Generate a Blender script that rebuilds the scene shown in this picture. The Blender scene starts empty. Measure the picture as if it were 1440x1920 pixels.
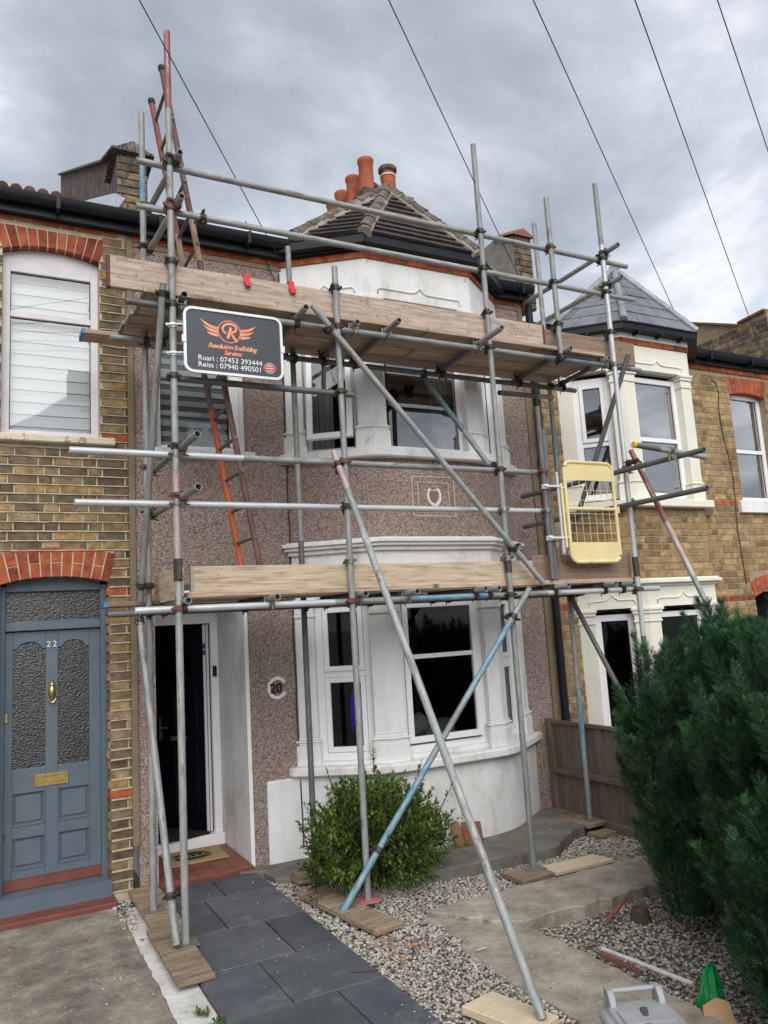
import bpy, bmesh, math, random
from mathutils import Vector, Matrix
random.seed(7)
R = random.Random(11)
scene = bpy.context.scene
COL = scene.collection

# ------------------------------------------------------------------ camera, sky, sun, exposure
YAW, PITCH, ROLL, FPX, HC = 27.8, 8.38, -3.47, 1445.0, 1.95
_a, _b, _r = (math.radians(v) for v in (YAW, PITCH, ROLL))
FW = Vector((math.sin(_a) * math.cos(_b), math.cos(_a) * math.cos(_b), math.sin(_b)))
_rt = Vector((math.cos(_a), -math.sin(_a), 0)); _up = _rt.cross(FW)
RT = _rt * math.cos(_r) + _up * math.sin(_r)
UP = _up * math.cos(_r) - _rt * math.sin(_r)
CAMP = Vector((0, 0, HC))
cam_d = bpy.data.cameras.new('camera'); cam = bpy.data.objects.new('camera', cam_d); COL.objects.link(cam)
cam.matrix_world = Matrix(((RT.x, UP.x, -FW.x, 0), (RT.y, UP.y, -FW.y, 0), (RT.z, UP.z, -FW.z, HC), (0, 0, 0, 1)))
cam_d.sensor_fit = 'HORIZONTAL'; cam_d.sensor_width = 36; cam_d.lens = FPX / 1440 * 36
cam_d.clip_start = .05; cam_d.clip_end = 3000
scene.camera = cam

SUN_EL, SUN_AZ = math.radians(40), math.radians(197)      # compass-style: 180 = behind the camera (-Y), towards -X beyond
world = bpy.data.worlds.new('World'); scene.world = world; world.use_nodes = True
wn, wl = world.node_tree.nodes, world.node_tree.links
wn.clear()
def wnode(t, **k):
    n = wn.new(t)
    for a, v in k.items(): setattr(n, a, v)
    return n
wout = wnode('ShaderNodeOutputWorld'); wbg = wnode('ShaderNodeBackground'); wl.new(wbg.outputs[0], wout.inputs[0])
wsky = wnode('ShaderNodeTexSky', sky_type='NISHITA', sun_disc=False, sun_elevation=SUN_EL, sun_rotation=SUN_AZ)
wsc = wnode('ShaderNodeVectorMath', operation='SCALE'); wsc.inputs['Scale'].default_value = .1
wl.new(wsky.outputs[0], wsc.inputs[0])
wtc = wnode('ShaderNodeTexCoord'); wsep = wnode('ShaderNodeSeparateXYZ'); wl.new(wtc.outputs['Generated'], wsep.inputs[0])
wz = wnode('ShaderNodeMath', operation='MAXIMUM'); wz.inputs[1].default_value = 0; wl.new(wsep.outputs['Z'], wz.inputs[0])
wz2 = wnode('ShaderNodeMath', operation='ADD'); wz2.inputs[1].default_value = .28; wl.new(wz.outputs[0], wz2.inputs[0])
wdv = wnode('ShaderNodeVectorMath', operation='DIVIDE'); wcb = wnode('ShaderNodeCombineXYZ')
for i in range(3): wl.new(wz2.outputs[0], wcb.inputs[i])
wl.new(wtc.outputs['Generated'], wdv.inputs[0]); wl.new(wcb.outputs[0], wdv.inputs[1])
wno = wnode('ShaderNodeTexNoise'); wno.inputs['Scale'].default_value = 2.1; wno.inputs['Detail'].default_value = 8
wno.inputs['Roughness'].default_value = .56; wno.inputs['Distortion'].default_value = .25
woff = wnode('ShaderNodeVectorMath', operation='ADD'); woff.inputs[1].default_value = (9.2, 2.1, 7); wl.new(wdv.outputs[0], woff.inputs[0]); wl.new(woff.outputs[0], wno.inputs['Vector'])
wcr = wnode('ShaderNodeValToRGB'); wl.new(wno.outputs[0], wcr.inputs[0])
e = wcr.color_ramp.elements
e[0].position = .33; e[0].color = (.145, .157, .182, 1); e[1].position = .66; e[1].color = (.44, .45, .475, 1)
m_ = wcr.color_ramp.elements.new(.46); m_.color = (.205, .222, .25, 1)
m_ = wcr.color_ramp.elements.new(.55); m_.color = (.275, .29, .322, 1)
wmx = wnode('ShaderNodeMix', data_type='RGBA'); wmx.inputs[0].default_value = .95
wl.new(wsc.outputs[0], wmx.inputs[6]); wl.new(wcr.outputs[0], wmx.inputs[7])
wl.new(wmx.outputs[2], wbg.inputs['Color']); wbg.inputs['Strength'].default_value = 1.17
sun_d = bpy.data.lights.new('sun', 'SUN'); sun_d.energy = 1.5; sun_d.angle = math.radians(60); sun_d.color = (1, .97, .93)
sun = bpy.data.objects.new('sun', sun_d); COL.objects.link(sun)
sdir = Vector((math.sin(SUN_AZ) * math.cos(SUN_EL), math.cos(SUN_AZ) * math.cos(SUN_EL), math.sin(SUN_EL)))
sun.rotation_euler = sdir.to_track_quat('Z', 'Y').to_euler(); sun.location = sdir * 30
vs = scene.view_settings
vs.view_transform = 'Standard'; vs.look = 'None'; vs.exposure = 1.1; vs.gamma = 1; vs.use_curve_mapping = False
scene.render.engine = 'CYCLES'
scene.cycles.max_bounces = 6; scene.cycles.transparent_max_bounces = 12

# ------------------------------------------------------------------ photo pixel -> place (on a wall plane, on the ground, on a side plane)
def ray(x, y): return FW * FPX + RT * (x - 720) - UP * (y - 960)
def PY(x, y, Y): d = ray(x, y); return CAMP + d * (Y / d.y)
def PZ(x, y, Z=0.0): d = ray(x, y); return CAMP + d * ((Z - HC) / d.z)
def PX(x, y, X): d = ray(x, y); return CAMP + d * (X / d.x)

# ------------------------------------------------------------------ materials
MATS = {}
def mat(name, stops, scale=8, coord='pos', stretch=(1, 1, 1), detail=5, rough=.8, metal=0, bump=None, rand=0,
        spots=None, spots2=None, spec=.5, nrough=.6, grime=None):
    m = bpy.data.materials.new(name); m.use_nodes = True; MATS[name] = m
    nt = m.node_tree; N, L = nt.nodes, nt.links
    bs = N['Principled BSDF']; bs.inputs['Roughness'].default_value = rough; bs.inputs['Metallic'].default_value = metal
    bs.inputs['Specular IOR Level'].default_value = spec
    if coord == 'pos': src = N.new('ShaderNodeNewGeometry').outputs['Position']
    else: src = N.new('ShaderNodeTexCoord').outputs['Object']
    oi = N.new('ShaderNodeObjectInfo')
    if coord == 'obj':
        ad = N.new('ShaderNodeVectorMath'); ad.operation = 'ADD'
        sc = N.new('ShaderNodeVectorMath'); sc.operation = 'SCALE'; sc.inputs[0].default_value = (37, 91, 53)
        L.new(oi.outputs['Random'], sc.inputs['Scale']); L.new(src, ad.inputs[0]); L.new(sc.outputs[0], ad.inputs[1]); src = ad.outputs[0]
    mp = N.new('ShaderNodeVectorMath'); mp.operation = 'MULTIPLY'; mp.inputs[1].default_value = stretch; L.new(src, mp.inputs[0])
    def noise(s, d=detail, v=mp.outputs[0], rg=nrough):
        n = N.new('ShaderNodeTexNoise'); n.inputs['Scale'].default_value = s; n.inputs['Detail'].default_value = d
        n.inputs['Roughness'].default_value = rg; L.new(v, n.inputs['Vector']); return n.outputs[0]
    def ramp(fac, st, mode='LINEAR'):
        c = N.new('ShaderNodeValToRGB'); c.color_ramp.interpolation = mode; el = c.color_ramp.elements
        while len(el) > 1: el.remove(el[-1])
        el[0].position = st[0][0]; el[0].color = tuple(st[0][1]) + (1,)
        for p, cc in st[1:]: x = el.new(p); x.color = tuple(cc) + (1,)
        L.new(fac, c.inputs[0]); return c.outputs[0]
    col = ramp(noise(scale), stops) if len(stops) > 1 else None
    if col is None:
        rgb = N.new('ShaderNodeRGB'); rgb.outputs[0].default_value = tuple(stops[0][1]) + (1,); col = rgb.outputs[0]
    for sp in (spots, spots2):
        if sp:                                    # (scale, threshold, softness, colour[, raw])
            v = src if len(sp) > 4 else mp.outputs[0]
            f = ramp(noise(sp[0], 6, v), [(sp[1], (0, 0, 0)), (min(1, sp[1] + sp[2]), (1, 1, 1))])
            mx = N.new('ShaderNodeMix'); mx.data_type = 'RGBA'; L.new(f, mx.inputs[0]); L.new(col, mx.inputs[6])
            mx.inputs[7].default_value = tuple(sp[3]) + (1,); col = mx.outputs[2]
    if rand:                                      # list of tints chosen per piece, or a number for plain brightness
        geo = N.new('ShaderNodeNewGeometry')
        ad = N.new('ShaderNodeMath'); ad.operation = 'ADD'; L.new(oi.outputs['Random'], ad.inputs[0]); L.new(geo.outputs['Random Per Island'], ad.inputs[1])
        fr = N.new('ShaderNodeMath'); fr.operation = 'FRACT'; L.new(ad.outputs[0], fr.inputs[0])
        if isinstance(rand, list): tint = ramp(fr.outputs[0], [(i / len(rand), c) for i, c in enumerate(rand)], 'CONSTANT')
        else: tint = ramp(fr.outputs[0], [(0, (1 - rand,) * 3), (1, (1 + rand,) * 3)])
        mx = N.new('ShaderNodeMix'); mx.data_type = 'RGBA'; mx.blend_type = 'MULTIPLY'; mx.inputs[0].default_value = 1
        L.new(col, mx.inputs[6]); L.new(tint, mx.inputs[7]); col = mx.outputs[2]
    L.new(col, bs.inputs['Base Color'])
    if bump:                                      # (scale, strength, distance)
        bp = N.new('ShaderNodeBump'); bp.inputs['Strength'].default_value = bump[1]; bp.inputs['Distance'].default_value = bump[2]
        L.new(noise(bump[0], 6), bp.inputs['Height']); L.new(bp.outputs[0], bs.inputs['Normal'])
    return m

BR_TINT = [(1, 1, 1), (.72, .70, .70), (1.25, 1.15, .95), (.55, .52, .52), (1.05, .92, .8), (.85, .82, .85), (1.7, 1.5, 1.15), (.65, .6, .55), (1.1, 1.05, .9), (.8, .68, .6), (1.55, 1.3, .9), (.9, .85, .88), (1.6, 1.5, 1.4), (.7, .68, .66), (1.2, 1.1, .95), (.6, .5, .5)]
mat('brick_stock', [(.3, (.085, .066, .043)), (.5, (.175, .135, .082)), (.72, (.27, .205, .125))], 14, rough=.92, bump=(60, .7, .006), rand=BR_TINT,
    spots=(30, .62, .08, (.36, .30, .21)), spots2=(22, .66, .05, (.05, .04, .035)))
mat('brick_clean', [(.3, (.19, .128, .065)), (.5, (.31, .215, .11)), (.7, (.40, .295, .165))], 14, rough=.92, bump=(60, .6, .005),
    rand=[(1, 1, 1), (.8, .78, .76), (1.12, 1.08, 1.02), (.62, .58, .55), (1.0, .92, .82), (.92, .95, .95), (1.25, 1.2, 1.1), (.72, .66, .6)], spots=(26, .63, .08, (.14, .09, .05)))
mat('brick_red', [(.3, (.19, .04, .02)), (.5, (.33, .075, .032)), (.7, (.42, .12, .055))], 12, rough=.9, bump=(50, .5, .004),
    rand=[(1, 1, 1), (.8, .75, .75), (1.15, 1.1, 1), (.62, .55, .55), (1.05, 1.2, 1.1)], spots=(20, .66, .06, (.10, .035, .025)))
mat('brick_dark', [(.3, (.06, .05, .04)), (.5, (.14, .11, .08)), (.7, (.24, .2, .13))], 12, rough=.95, bump=(40, .9, .008), rand=BR_TINT)
mat('mortar', [(.3, (.37, .315, .215)), (.6, (.53, .46, .335))], 10, rough=.95, bump=(90, .6, .004), spots=(6, .6, .15, (.24, .19, .13)))
mat('mortar_dull', [(.3, (.22, .16, .09)), (.6, (.34, .27, .18))], 10, rough=.95, bump=(90, .6, .004))
mat('white_render', [(.32, (.50, .49, .465)), (.46, (.69, .688, .68)), (.7, (.79, .79, .79))], 2.2, rough=.75, stretch=(1.5, 1.5, .7), detail=9, nrough=.68, bump=(14, .25, .008),
    spots=(2.6, .57, .14, (.55, .53, .49)), spots2=(6.5, .63, .07, (.50, .43, .32)))
mat('white_paint', [(.32, (.54, .53, .505)), (.46, (.72, .718, .71)), (.7, (.80, .80, .80))], 3, stretch=(2.5, 2.5, .7), detail=9, nrough=.66, rough=.6, bump=(16, .12, .004), spots=(4, .62, .1, (.60, .57, .51)), spots2=(24, .72, .03, (.45, .40, .33)))
mat('cream_paint', [(.3, (.70, .68, .58)), (.7, (.78, .76, .66))], 3, rough=.55, bump=(25, .1, .003))
mat('upvc', [(0, (.80, .80, .81))], rough=.28)
mat('old_frame', [(.3, (.55, .53, .555)), (.7, (.66, .645, .66))], 6, rough=.5, spots=(14, .7, .05, (.42, .36, .30)))
mat('peeling_paint', [(.35, (.58, .52, .36)), (.5, (.62, .56, .40)), (.6, (.60, .56, .52))], 9, rough=.8, bump=(24, 1, .012), spots=(13, .56, .03, (.33, .26, .18)), spots2=(17, .6, .03, (.62, .58, .57)))
mat('door_grey', [(.3, (.085, .115, .145)), (.7, (.105, .138, .17))], 5, rough=.42, bump=(40, .15, .003), spots=(30, .76, .03, (.3, .33, .36)))
mat('door_navy', [(0, (.002, .003, .008))], rough=.5, spec=.25)
mat('brass', [(.4, (.55, .38, .14)), (.7, (.68, .5, .22))], 20, rough=.32, metal=.9)
mat('black_plastic', [(.3, (.006, .007, .010)), (.7, (.012, .014, .02))], 6, rough=.5, spec=.3, spots=(5, .64, .15, (.05, .05, .05)))
mat('dark_metal', [(.3, (.03, .028, .026)), (.7, (.09, .075, .06))], 40, coord='obj', rough=.55, metal=.4, rand=.25)
mat('coupler_zinc', [(.3, (.16, .15, .13)), (.7, (.34, .31, .26))], 40, coord='obj', rough=.5, metal=.55, rand=.25)
mat('coupler_rust', [(.3, (.10, .04, .03)), (.7, (.20, .10, .08))], 40, coord='obj', rough=.7, metal=.2)
STEEL = dict(scale=6, coord='obj', stretch=(1.2, 5, 5), metal=.22, bump=(60, .12, .002), nrough=.7)
mat('steel', [(.3, (.19, .20, .193)), (.5, (.27, .285, .275)), (.7, (.37, .38, .365))], rough=.6, spots=(4.5, .57, .07, (.15, .128, .10)), spots2=(9, .62, .05, (.48, .48, .455)), rand=.14, **STEEL)
mat('steel_bright', [(.3, (.42, .44, .45)), (.7, (.56, .58, .59))], rough=.36, spots=(4, .68, .05, (.3, .3, .29)), **STEEL)
mat('steel_dark', [(.3, (.085, .088, .085)), (.7, (.17, .172, .165))], rough=.55, spots=(4, .66, .06, (.28, .28, .26)), **STEEL)
mat('steel_blue', [(.36, (.075, .18, .26)), (.5, (.13, .27, .36)), (.62, (.20, .33, .40))], rough=.6, spots=(4, .50, .07, (.28, .33, .335)), **STEEL)
mat('steel_teal', [(.36, (.07, .12, .13)), (.6, (.14, .20, .21))], rough=.5, spots=(4, .6, .07, (.22, .25, .25)), **STEEL)
mat('steel_red', [(.36, (.19, .055, .055)), (.6, (.27, .11, .105))], rough=.55, spots=(4, .56, .08, (.38, .34, .33)), **STEEL)
mat('steel_pink', [(.36, (.36, .22, .22)), (.6, (.42, .34, .33))], rough=.55, spots=(4, .52, .08, (.40, .40, .39)), **STEEL)
WOOD = dict(coord='obj', stretch=(1.3, 16, 16), rough=.85, bump=(12, .35, .003), detail=10, nrough=.68)
mat('board_new', [(.36, (.30, .215, .145)), (.5, (.46, .36, .255)), (.64, (.56, .455, .34))], 3.2, spots=(1.6, .60, .14, (.36, .28, .20)), spots2=(20, .66, .04, (.25, .18, .12), 1), rand=.06, **WOOD)
mat('board_worn', [(.36, (.29, .225, .175)), (.5, (.42, .335, .27)), (.64, (.52, .43, .355))], 3.2, spots=(24, .585, .05, (.27, .20, .15), 1), spots2=(2.2, .60, .12, (.36, .25, .18)), rand=.06, **WOOD)
mat('board_old', [(.3, (.15, .10, .07)), (.5, (.23, .16, .115)), (.7, (.30, .22, .16))], 3.2, spots=(7, .62, .06, (.10, .065, .045), 1), rand=.10, **WOOD)
mat('deck_wood', [(.36, (.27, .195, .14)), (.5, (.40, .295, .215)), (.64, (.50, .385, .295))], 3.0, spots=(3, .64, .08, (.17, .11, .08), 1), rand=.16, **WOOD)
mat('sole_wood', [(.36, (.13, .092, .06)), (.5, (.245, .18, .12)), (.64, (.35, .27, .19))], 3.0, spots=(6, .6, .08, (.12, .08, .05), 1), rand=.12, **WOOD)
mat('fence_wood', [(.3, (.085, .062, .046)), (.5, (.135, .10, .076)), (.7, (.20, .155, .12))], 3.0, rand=.2, **WOOD)
mat('paint_blue_end', [(0, (.06, .2, .42))], rough=.6)
mat('ladder_orange', [(.35, (.40, .07, .025)), (.6, (.56, .13, .05))], 4, coord='obj', stretch=(1, 4, 4), rough=.6, spots=(6, .63, .04, (.14, .07, .05)))
mat('ladder_brown', [(.35, (.10, .045, .04)), (.6, (.17, .085, .075))], 4, coord='obj', stretch=(1, 4, 4), rough=.65, spots=(7, .64, .03, (.36, .12, .07)), spots2=(9, .7, .03, (.38, .33, .29)))
mat('ladder_worn', [(.35, (.16, .06, .045)), (.6, (.30, .09, .055))], 4, coord='obj', stretch=(1, 4, 4), rough=.65, spots=(7, .6, .05, (.10, .06, .05)))
mat('wood_pole', [(.3, (.30, .18, .11)), (.7, (.42, .27, .18))], 4, coord='obj', stretch=(1, 8, 8), rough=.7)
mat('roof_tile', [(.3, (.032, .024, .024)), (.55, (.062, .047, .045)), (.75, (.10, .08, .075))], 10, rough=.85, bump=(40, .4, .004), rand=.18, spots=(8, .7, .05, (.17, .16, .14)))
mat('hip_stone', [(.3, (.06, .05, .04)), (.5, (.12, .10, .08)), (.7, (.21, .185, .155))], 14, rough=.95, bump=(40, .9, .01), rand=.2)
mat('cement', [(.3, (.20, .185, .15)), (.7, (.34, .32, .27))], 8, rough=.95, bump=(40, .8, .008))
mat('slate', [(.3, (.125, .128, .147)), (.7, (.185, .188, .21))], 6, rough=.5, bump=(30, .2, .003), rand=.16)
mat('lead', [(.3, (.20, .215, .235)), (.7, (.31, .325, .345))], 6, rough=.45, metal=.2)
mat('foil_flash', [(.3, (.45, .5, .55)), (.7, (.7, .74, .78))], 9, rough=.3, metal=.6, bump=(12, .8, .02))
mat('tar_face', [(.36, (.035, .028, .026)), (.5, (.115, .095, .085)), (.64, (.25, .215, .19))], 7, stretch=(6, 6, 1.1), rough=.95, bump=(9, 1, .03))
mat('roof_red', [(.3, (.10, .05, .04)), (.7, (.19, .095, .075))], 8, rough=.9, rand=.2)
mat('terracotta', [(.3, (.27, .07, .035)), (.5, (.36, .10, .05)), (.7, (.44, .145, .075))], 7, rough=.85, spots=(6, .66, .1, (.2, .09, .06)))
mat('terracotta_dark', [(.3, (.15, .06, .04)), (.7, (.24, .10, .065))], 7, rough=.85, rand=.2)
mat('strip_brown', [(.3, (.17, .125, .075)), (.7, (.235, .18, .115))], 5, rough=.8)
mat('slab_slate', [(.3, (.043, .048, .057)), (.5, (.066, .072, .083)), (.72, (.10, .106, .118))], 2.2, rough=.6, bump=(18, .4, .006), rand=.24, detail=10, nrough=.7, spots=(3.4, .585, .14, (.135, .14, .145)), spots2=(60, .67, .03, (.25, .25, .245)))
mat('concrete', [(.36, (.105, .09, .07)), (.5, (.22, .19, .15)), (.64, (.38, .33, .265))], 3.2, rough=.95, detail=12, nrough=.76, bump=(45, .9, .012), spots=(34, .60, .05, (.50, .46, .385)), spots2=(3.4, .58, .1, (.15, .12, .09)))
mat('concrete_moss', [(.34, (.20, .165, .125)), (.5, (.35, .31, .245)), (.66, (.50, .455, .37))], 3.2, rough=.95, detail=12, nrough=.74, bump=(45, .9, .012), spots=(2.6, .62, .12, (.19, .175, .10)), spots2=(40, .60, .05, (.50, .46, .38)))
mat('apron', [(.3, (.095, .09, .078)), (.7, (.19, .18, .155))], 3.5, rough=.95, bump=(35, .8, .01), spots=(30, .68, .04, (.3, .28, .25)))
mat('white_cement', [(.3, (.40, .39, .365)), (.6, (.62, .61, .59))], 5, rough=.9, bump=(20, .8, .012), spots=(7, .62, .05, (.17, .16, .145)))
mat('soil', [(.3, (.11, .10, .085)), (.7, (.2, .185, .16))], 22, rough=1, bump=(40, 1, .02))
mat('gravel', [(0, (.375, .35, .31))], rough=.9, rand=[(1, 1, 1), (.75, .76, .78), (1.25, 1.22, 1.2), (.5, .5, .53), (.95, .82, .7), (1.42, 1.4, 1.34), (.62, .58, .56), (1.1, 1.08, 1.1)], bump=(80, .5, .004))
mat('ground', [(.3, (.13, .12, .105)), (.7, (.2, .19, .17))], 2, rough=.95)
mat('tile_red', [(.3, (.15, .045, .028)), (.7, (.22, .07, .045))], 7, rough=.5, rand=.14, spots=(10, .7, .06, (.34, .17, .12)))
mat('step_red', [(.3, (.12, .034, .024)), (.7, (.19, .055, .04))], 5, rough=.55, bump=(30, .3, .004))
mat('coir', [(.3, (.30, .20, .09)), (.7, (.43, .31, .16))], 60, rough=1, bump=(140, 1, .006))
mat('mat_black', [(0, (.012, .012, .013))], rough=.95)
mat('sign_grey', [(0, (.045, .05, .062))], rough=.35)
mat('sign_orange', [(.35, (.78, .22, .10)), (.65, (.85, .38, .22))], 9, rough=.4)
mat('sign_white', [(0, (.8, .8, .8))], rough=.4)
mat('sign_frame', [(.3, (.62, .63, .64)), (.7, (.78, .78, .78))], 9, rough=.35, metal=.25)
mat('badge_gold', [(0, (.45, .38, .28))], rough=.5)
mat('badge_red', [(0, (.55, .06, .09))], rough=.5)
mat('gate_yellow', [(.3, (.68, .55, .26)), (.7, (.76, .64, .34))], 6, rough=.45, spots=(11, .69, .03, (.36, .29, .16)), spots2=(5, .66, .1, (.55, .43, .2)))
mat('cap_yellow', [(0, (.75, .48, .02))], rough=.5)
mat('clip_red', [(0, (.62, .02, .025))], rough=.4)
mat('maroon', [(.3, (.09, .008, .014)), (.7, (.14, .015, .02))], 5, rough=.6)
mat('blind', [(0, (.88, .90, .90))], rough=.8)
mat('blind_dark', [(0, (.80, .84, .84))], rough=.8)
mat('blind_grey', [(0, (.30, .31, .31))], rough=.8)
mat('blind_blue', [(0, (.36, .40, .46))], rough=.8)
mat('curtain', [(.3, (.20, .19, .175)), (.7, (.30, .29, .27))], 3, stretch=(9, 9, .4), rough=.9)
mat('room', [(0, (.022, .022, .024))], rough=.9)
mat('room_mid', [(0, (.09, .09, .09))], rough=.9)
mat('bed', [(0, (.35, .34, .33))], rough=.9)
mat('cable', [(0, (.02, .02, .045))], rough=.6)
mat('wire_black', [(0, (.012, .012, .012))], rough=.6)
mat('bark', [(.3, (.05, .035, .022)), (.7, (.11, .08, .055))], 20, rough=.95)
mat('bin_grey', [(.3, (.25, .255, .265)), (.7, (.33, .335, .345))], 5, rough=.5, spots=(18, .7, .05, (.42, .42, .42)))
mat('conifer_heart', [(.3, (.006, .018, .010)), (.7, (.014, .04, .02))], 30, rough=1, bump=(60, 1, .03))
mat('plaque_line', [(.3, (.52, .45, .30)), (.7, (.68, .62, .48))], 9, rough=.8)
mat('plaque_field', [(.3, (.20, .135, .08)), (.7, (.32, .23, .15))], 60, rough=.9, bump=(90, 1, .006))
mat('bin_dark', [(0, (.06, .063, .07))], rough=.55)
mat('bag_green', [(.3, (.0, .16, .04)), (.7, (.005, .27, .07))], 9, rough=.3, bump=(14, .8, .015))
mat('card', [(.3, (.36, .22, .11)), (.7, (.46, .30, .16))], 7, rough=.85)
mat('plank_grey', [(.3, (.09, .092, .105)), (.7, (.14, .142, .16))], 5, rough=.7)
mat('pale_wood', [(.3, (.52, .43, .28)), (.7, (.64, .55, .39))], 3.0, coord='obj', stretch=(1.6, 14, 14), rough=.85)
mat('white_pipe', [(.3, (.42, .42, .40)), (.7, (.62, .62, .60))], 30, coord='obj', rough=.7, spots=(16, .62, .05, (.2, .19, .17)))
mat('pink_paint', [(.3, (.42, .10, .12)), (.7, (.52, .19, .20))], 20, rough=.7)
mat('leaf_dead', [(.3, (.30, .12, .04)), (.7, (.42, .2, .08))], 20, rough=.8, rand=.3)
mat('paper_blue', [(0, (.05, .06, .25))], rough=.6)

def leafmat(name, tints, trans):
    m = bpy.data.materials.new(name); m.use_nodes = True; MATS[name] = m
    N, L = m.node_tree.nodes, m.node_tree.links
    bs = N['Principled BSDF']; bs.inputs['Roughness'].default_value = .5; bs.inputs['Specular IOR Level'].default_value = .35
    g = N.new('ShaderNodeNewGeometry'); c = N.new('ShaderNodeValToRGB'); el = c.color_ramp.elements
    while len(el) > 1: el.remove(el[-1])
    el[0].position = 0; el[0].color = tints[0] + (1,)
    for i, t in enumerate(tints[1:], 1): x = el.new(i / (len(tints) - 1)); x.color = t + (1,)
    L.new(g.outputs['Random Per Island'], c.inputs[0])
    no = N.new('ShaderNodeTexNoise'); no.inputs['Scale'].default_value = 5; L.new(g.outputs['Position'], no.inputs['Vector'])
    mr = N.new('ShaderNodeMapRange'); mr.inputs[1].default_value = .3; mr.inputs[2].default_value = .7; mr.inputs[3].default_value = .45; mr.inputs[4].default_value = 1.7
    L.new(no.outputs[0], mr.inputs[0])
    mx = N.new('ShaderNodeVectorMath'); mx.operation = 'SCALE'; L.new(c.outputs[0], mx.inputs[0]); L.new(mr.outputs[0], mx.inputs['Scale'])
    L.new(mx.outputs[0], bs.inputs['Base Color'])
    tr = N.new('ShaderNodeBsdfTranslucent'); L.new(mx.outputs[0], tr.inputs[0])
    ms = N.new('ShaderNodeMixShader'); ms.inputs[0].default_value = trans
    L.new(bs.outputs[0], ms.inputs[1]); L.new(tr.outputs[0], ms.inputs[2]); L.new(ms.outputs[0], N['Material Output'].inputs[0])
leafmat('leaf_conifer', [(.010, .037, .019), (.017, .058, .027), (.036, .102, .04), (.085, .18, .06)], .2)
leafmat('leaf_bush', [(.045, .085, .016), (.07, .13, .024), (.11, .18, .034), (.17, .24, .045), (.09, .15, .03)], .3)

def glassmat(name, tint, refl=1.0, rough=.02, bump=None):
    m = bpy.data.materials.new(name); m.use_nodes = True; MATS[name] = m
    N, L = m.node_tree.nodes, m.node_tree.links; N.remove(N['Principled BSDF'])
    tr = N.new('ShaderNodeBsdfTransparent'); tr.inputs[0].default_value = tint + (1,)
    gl = N.new('ShaderNodeBsdfGlossy'); gl.inputs['Roughness'].default_value = rough
    lw = N.new('ShaderNodeFresnel'); lw.inputs[0].default_value = 1.5
    mu = N.new('ShaderNodeMath'); mu.operation = 'MULTIPLY'; mu.inputs[1].default_value = refl; mu.use_clamp = True
    L.new(lw.outputs[0], mu.inputs[0])
    ms = N.new('ShaderNodeMixShader'); L.new(mu.outputs[0], ms.inputs[0]); L.new(tr.outputs[0], ms.inputs[1]); L.new(gl.outputs[0], ms.inputs[2])
    L.new(ms.outputs[0], N['Material Output'].inputs[0])
    tc = N.new('ShaderNodeNewGeometry'); no = N.new('ShaderNodeTexNoise'); bp = N.new('ShaderNodeBump')
    sc, st, di = bump or (1.6, .05, .02)
    no.inputs['Scale'].default_value = sc
    mp = N.new('ShaderNodeVectorMath'); mp.operation = 'MULTIPLY'; mp.inputs[1].default_value = (1, 1, 2.2) if bump else (1, 1, 1)
    L.new(tc.outputs['Position'], mp.inputs[0]); L.new(mp.outputs[0], no.inputs['Vector'])
    bp.inputs['Strength'].default_value = st; bp.inputs['Distance'].default_value = di
    L.new(no.outputs[0], bp.inputs['Height']); L.new(bp.outputs[0], gl.inputs['Normal'])
glassmat('glass', (.78, .82, .82), 1.6)
glassmat('glass_sky', (.62, .68, .74), 10.0)
glassmat('glass_mid', (.75, .8, .82), 7.0)
glassmat('glass_blind', (.97, .99, 1), 2.5)
glassmat('glass_dim', (.55, .6, .6), 1.2)
glassmat('glass_obscure', (.17, .18, .20), 2.4, .3, (48, .35, .02))

# pebbledash: stones of several colours pressed in render
m = bpy.data.materials.new('pebbledash'); m.use_nodes = True; MATS['pebbledash'] = m
N, L = m.node_tree.nodes, m.node_tree.links; bs = N['Principled BSDF']; bs.inputs['Roughness'].default_value = .9
g = N.new('ShaderNodeNewGeometry'); vo = N.new('ShaderNodeTexVoronoi'); vo.inputs['Scale'].default_value = 120; L.new(g.outputs['Position'], vo.inputs['Vector'])
sx = N.new('ShaderNodeSeparateColor'); L.new(vo.outputs['Color'], sx.inputs[0])
c = N.new('ShaderNodeValToRGB'); el = c.color_ramp.elements
while len(el) > 1: el.remove(el[-1])
PT = [(0, (.08, .06, .05)), (.12, (.175, .122, .096)), (.32, (.255, .185, .152)), (.55, (.315, .237, .197)), (.74, (.37, .287, .243)), (.88, (.42, .34, .295)), (1, (.51, .445, .395))]
el[0].position = 0; el[0].color = PT[0][1] + (1,)
for p, cc in PT[1:]: x = el.new(p); x.color = cc + (1,)
L.new(sx.outputs[0], c.inputs[0])
no = N.new('ShaderNodeTexNoise'); no.inputs['Scale'].default_value = 1.1; no.inputs['Detail'].default_value = 5; L.new(g.outputs['Position'], no.inputs['Vector'])
mr = N.new('ShaderNodeMapRange'); mr.inputs[1].default_value = .3; mr.inputs[2].default_value = .7; mr.inputs[3].default_value = .86; mr.inputs[4].default_value = 1.14; L.new(no.outputs[0], mr.inputs[0])
sc = N.new('ShaderNodeVectorMath'); sc.operation = 'SCALE'; L.new(c.outputs[0], sc.inputs[0]); L.new(mr.outputs[0], sc.inputs['Scale']); L.new(sc.outputs[0], bs.inputs['Base Color'])
bp = N.new('ShaderNodeBump'); bp.invert = True; bp.inputs['Strength'].default_value = .9; bp.inputs['Distance'].default_value = .008
L.new(vo.outputs['Distance'], bp.inputs['Height']); L.new(bp.outputs[0], bs.inputs['Normal'])
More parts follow.
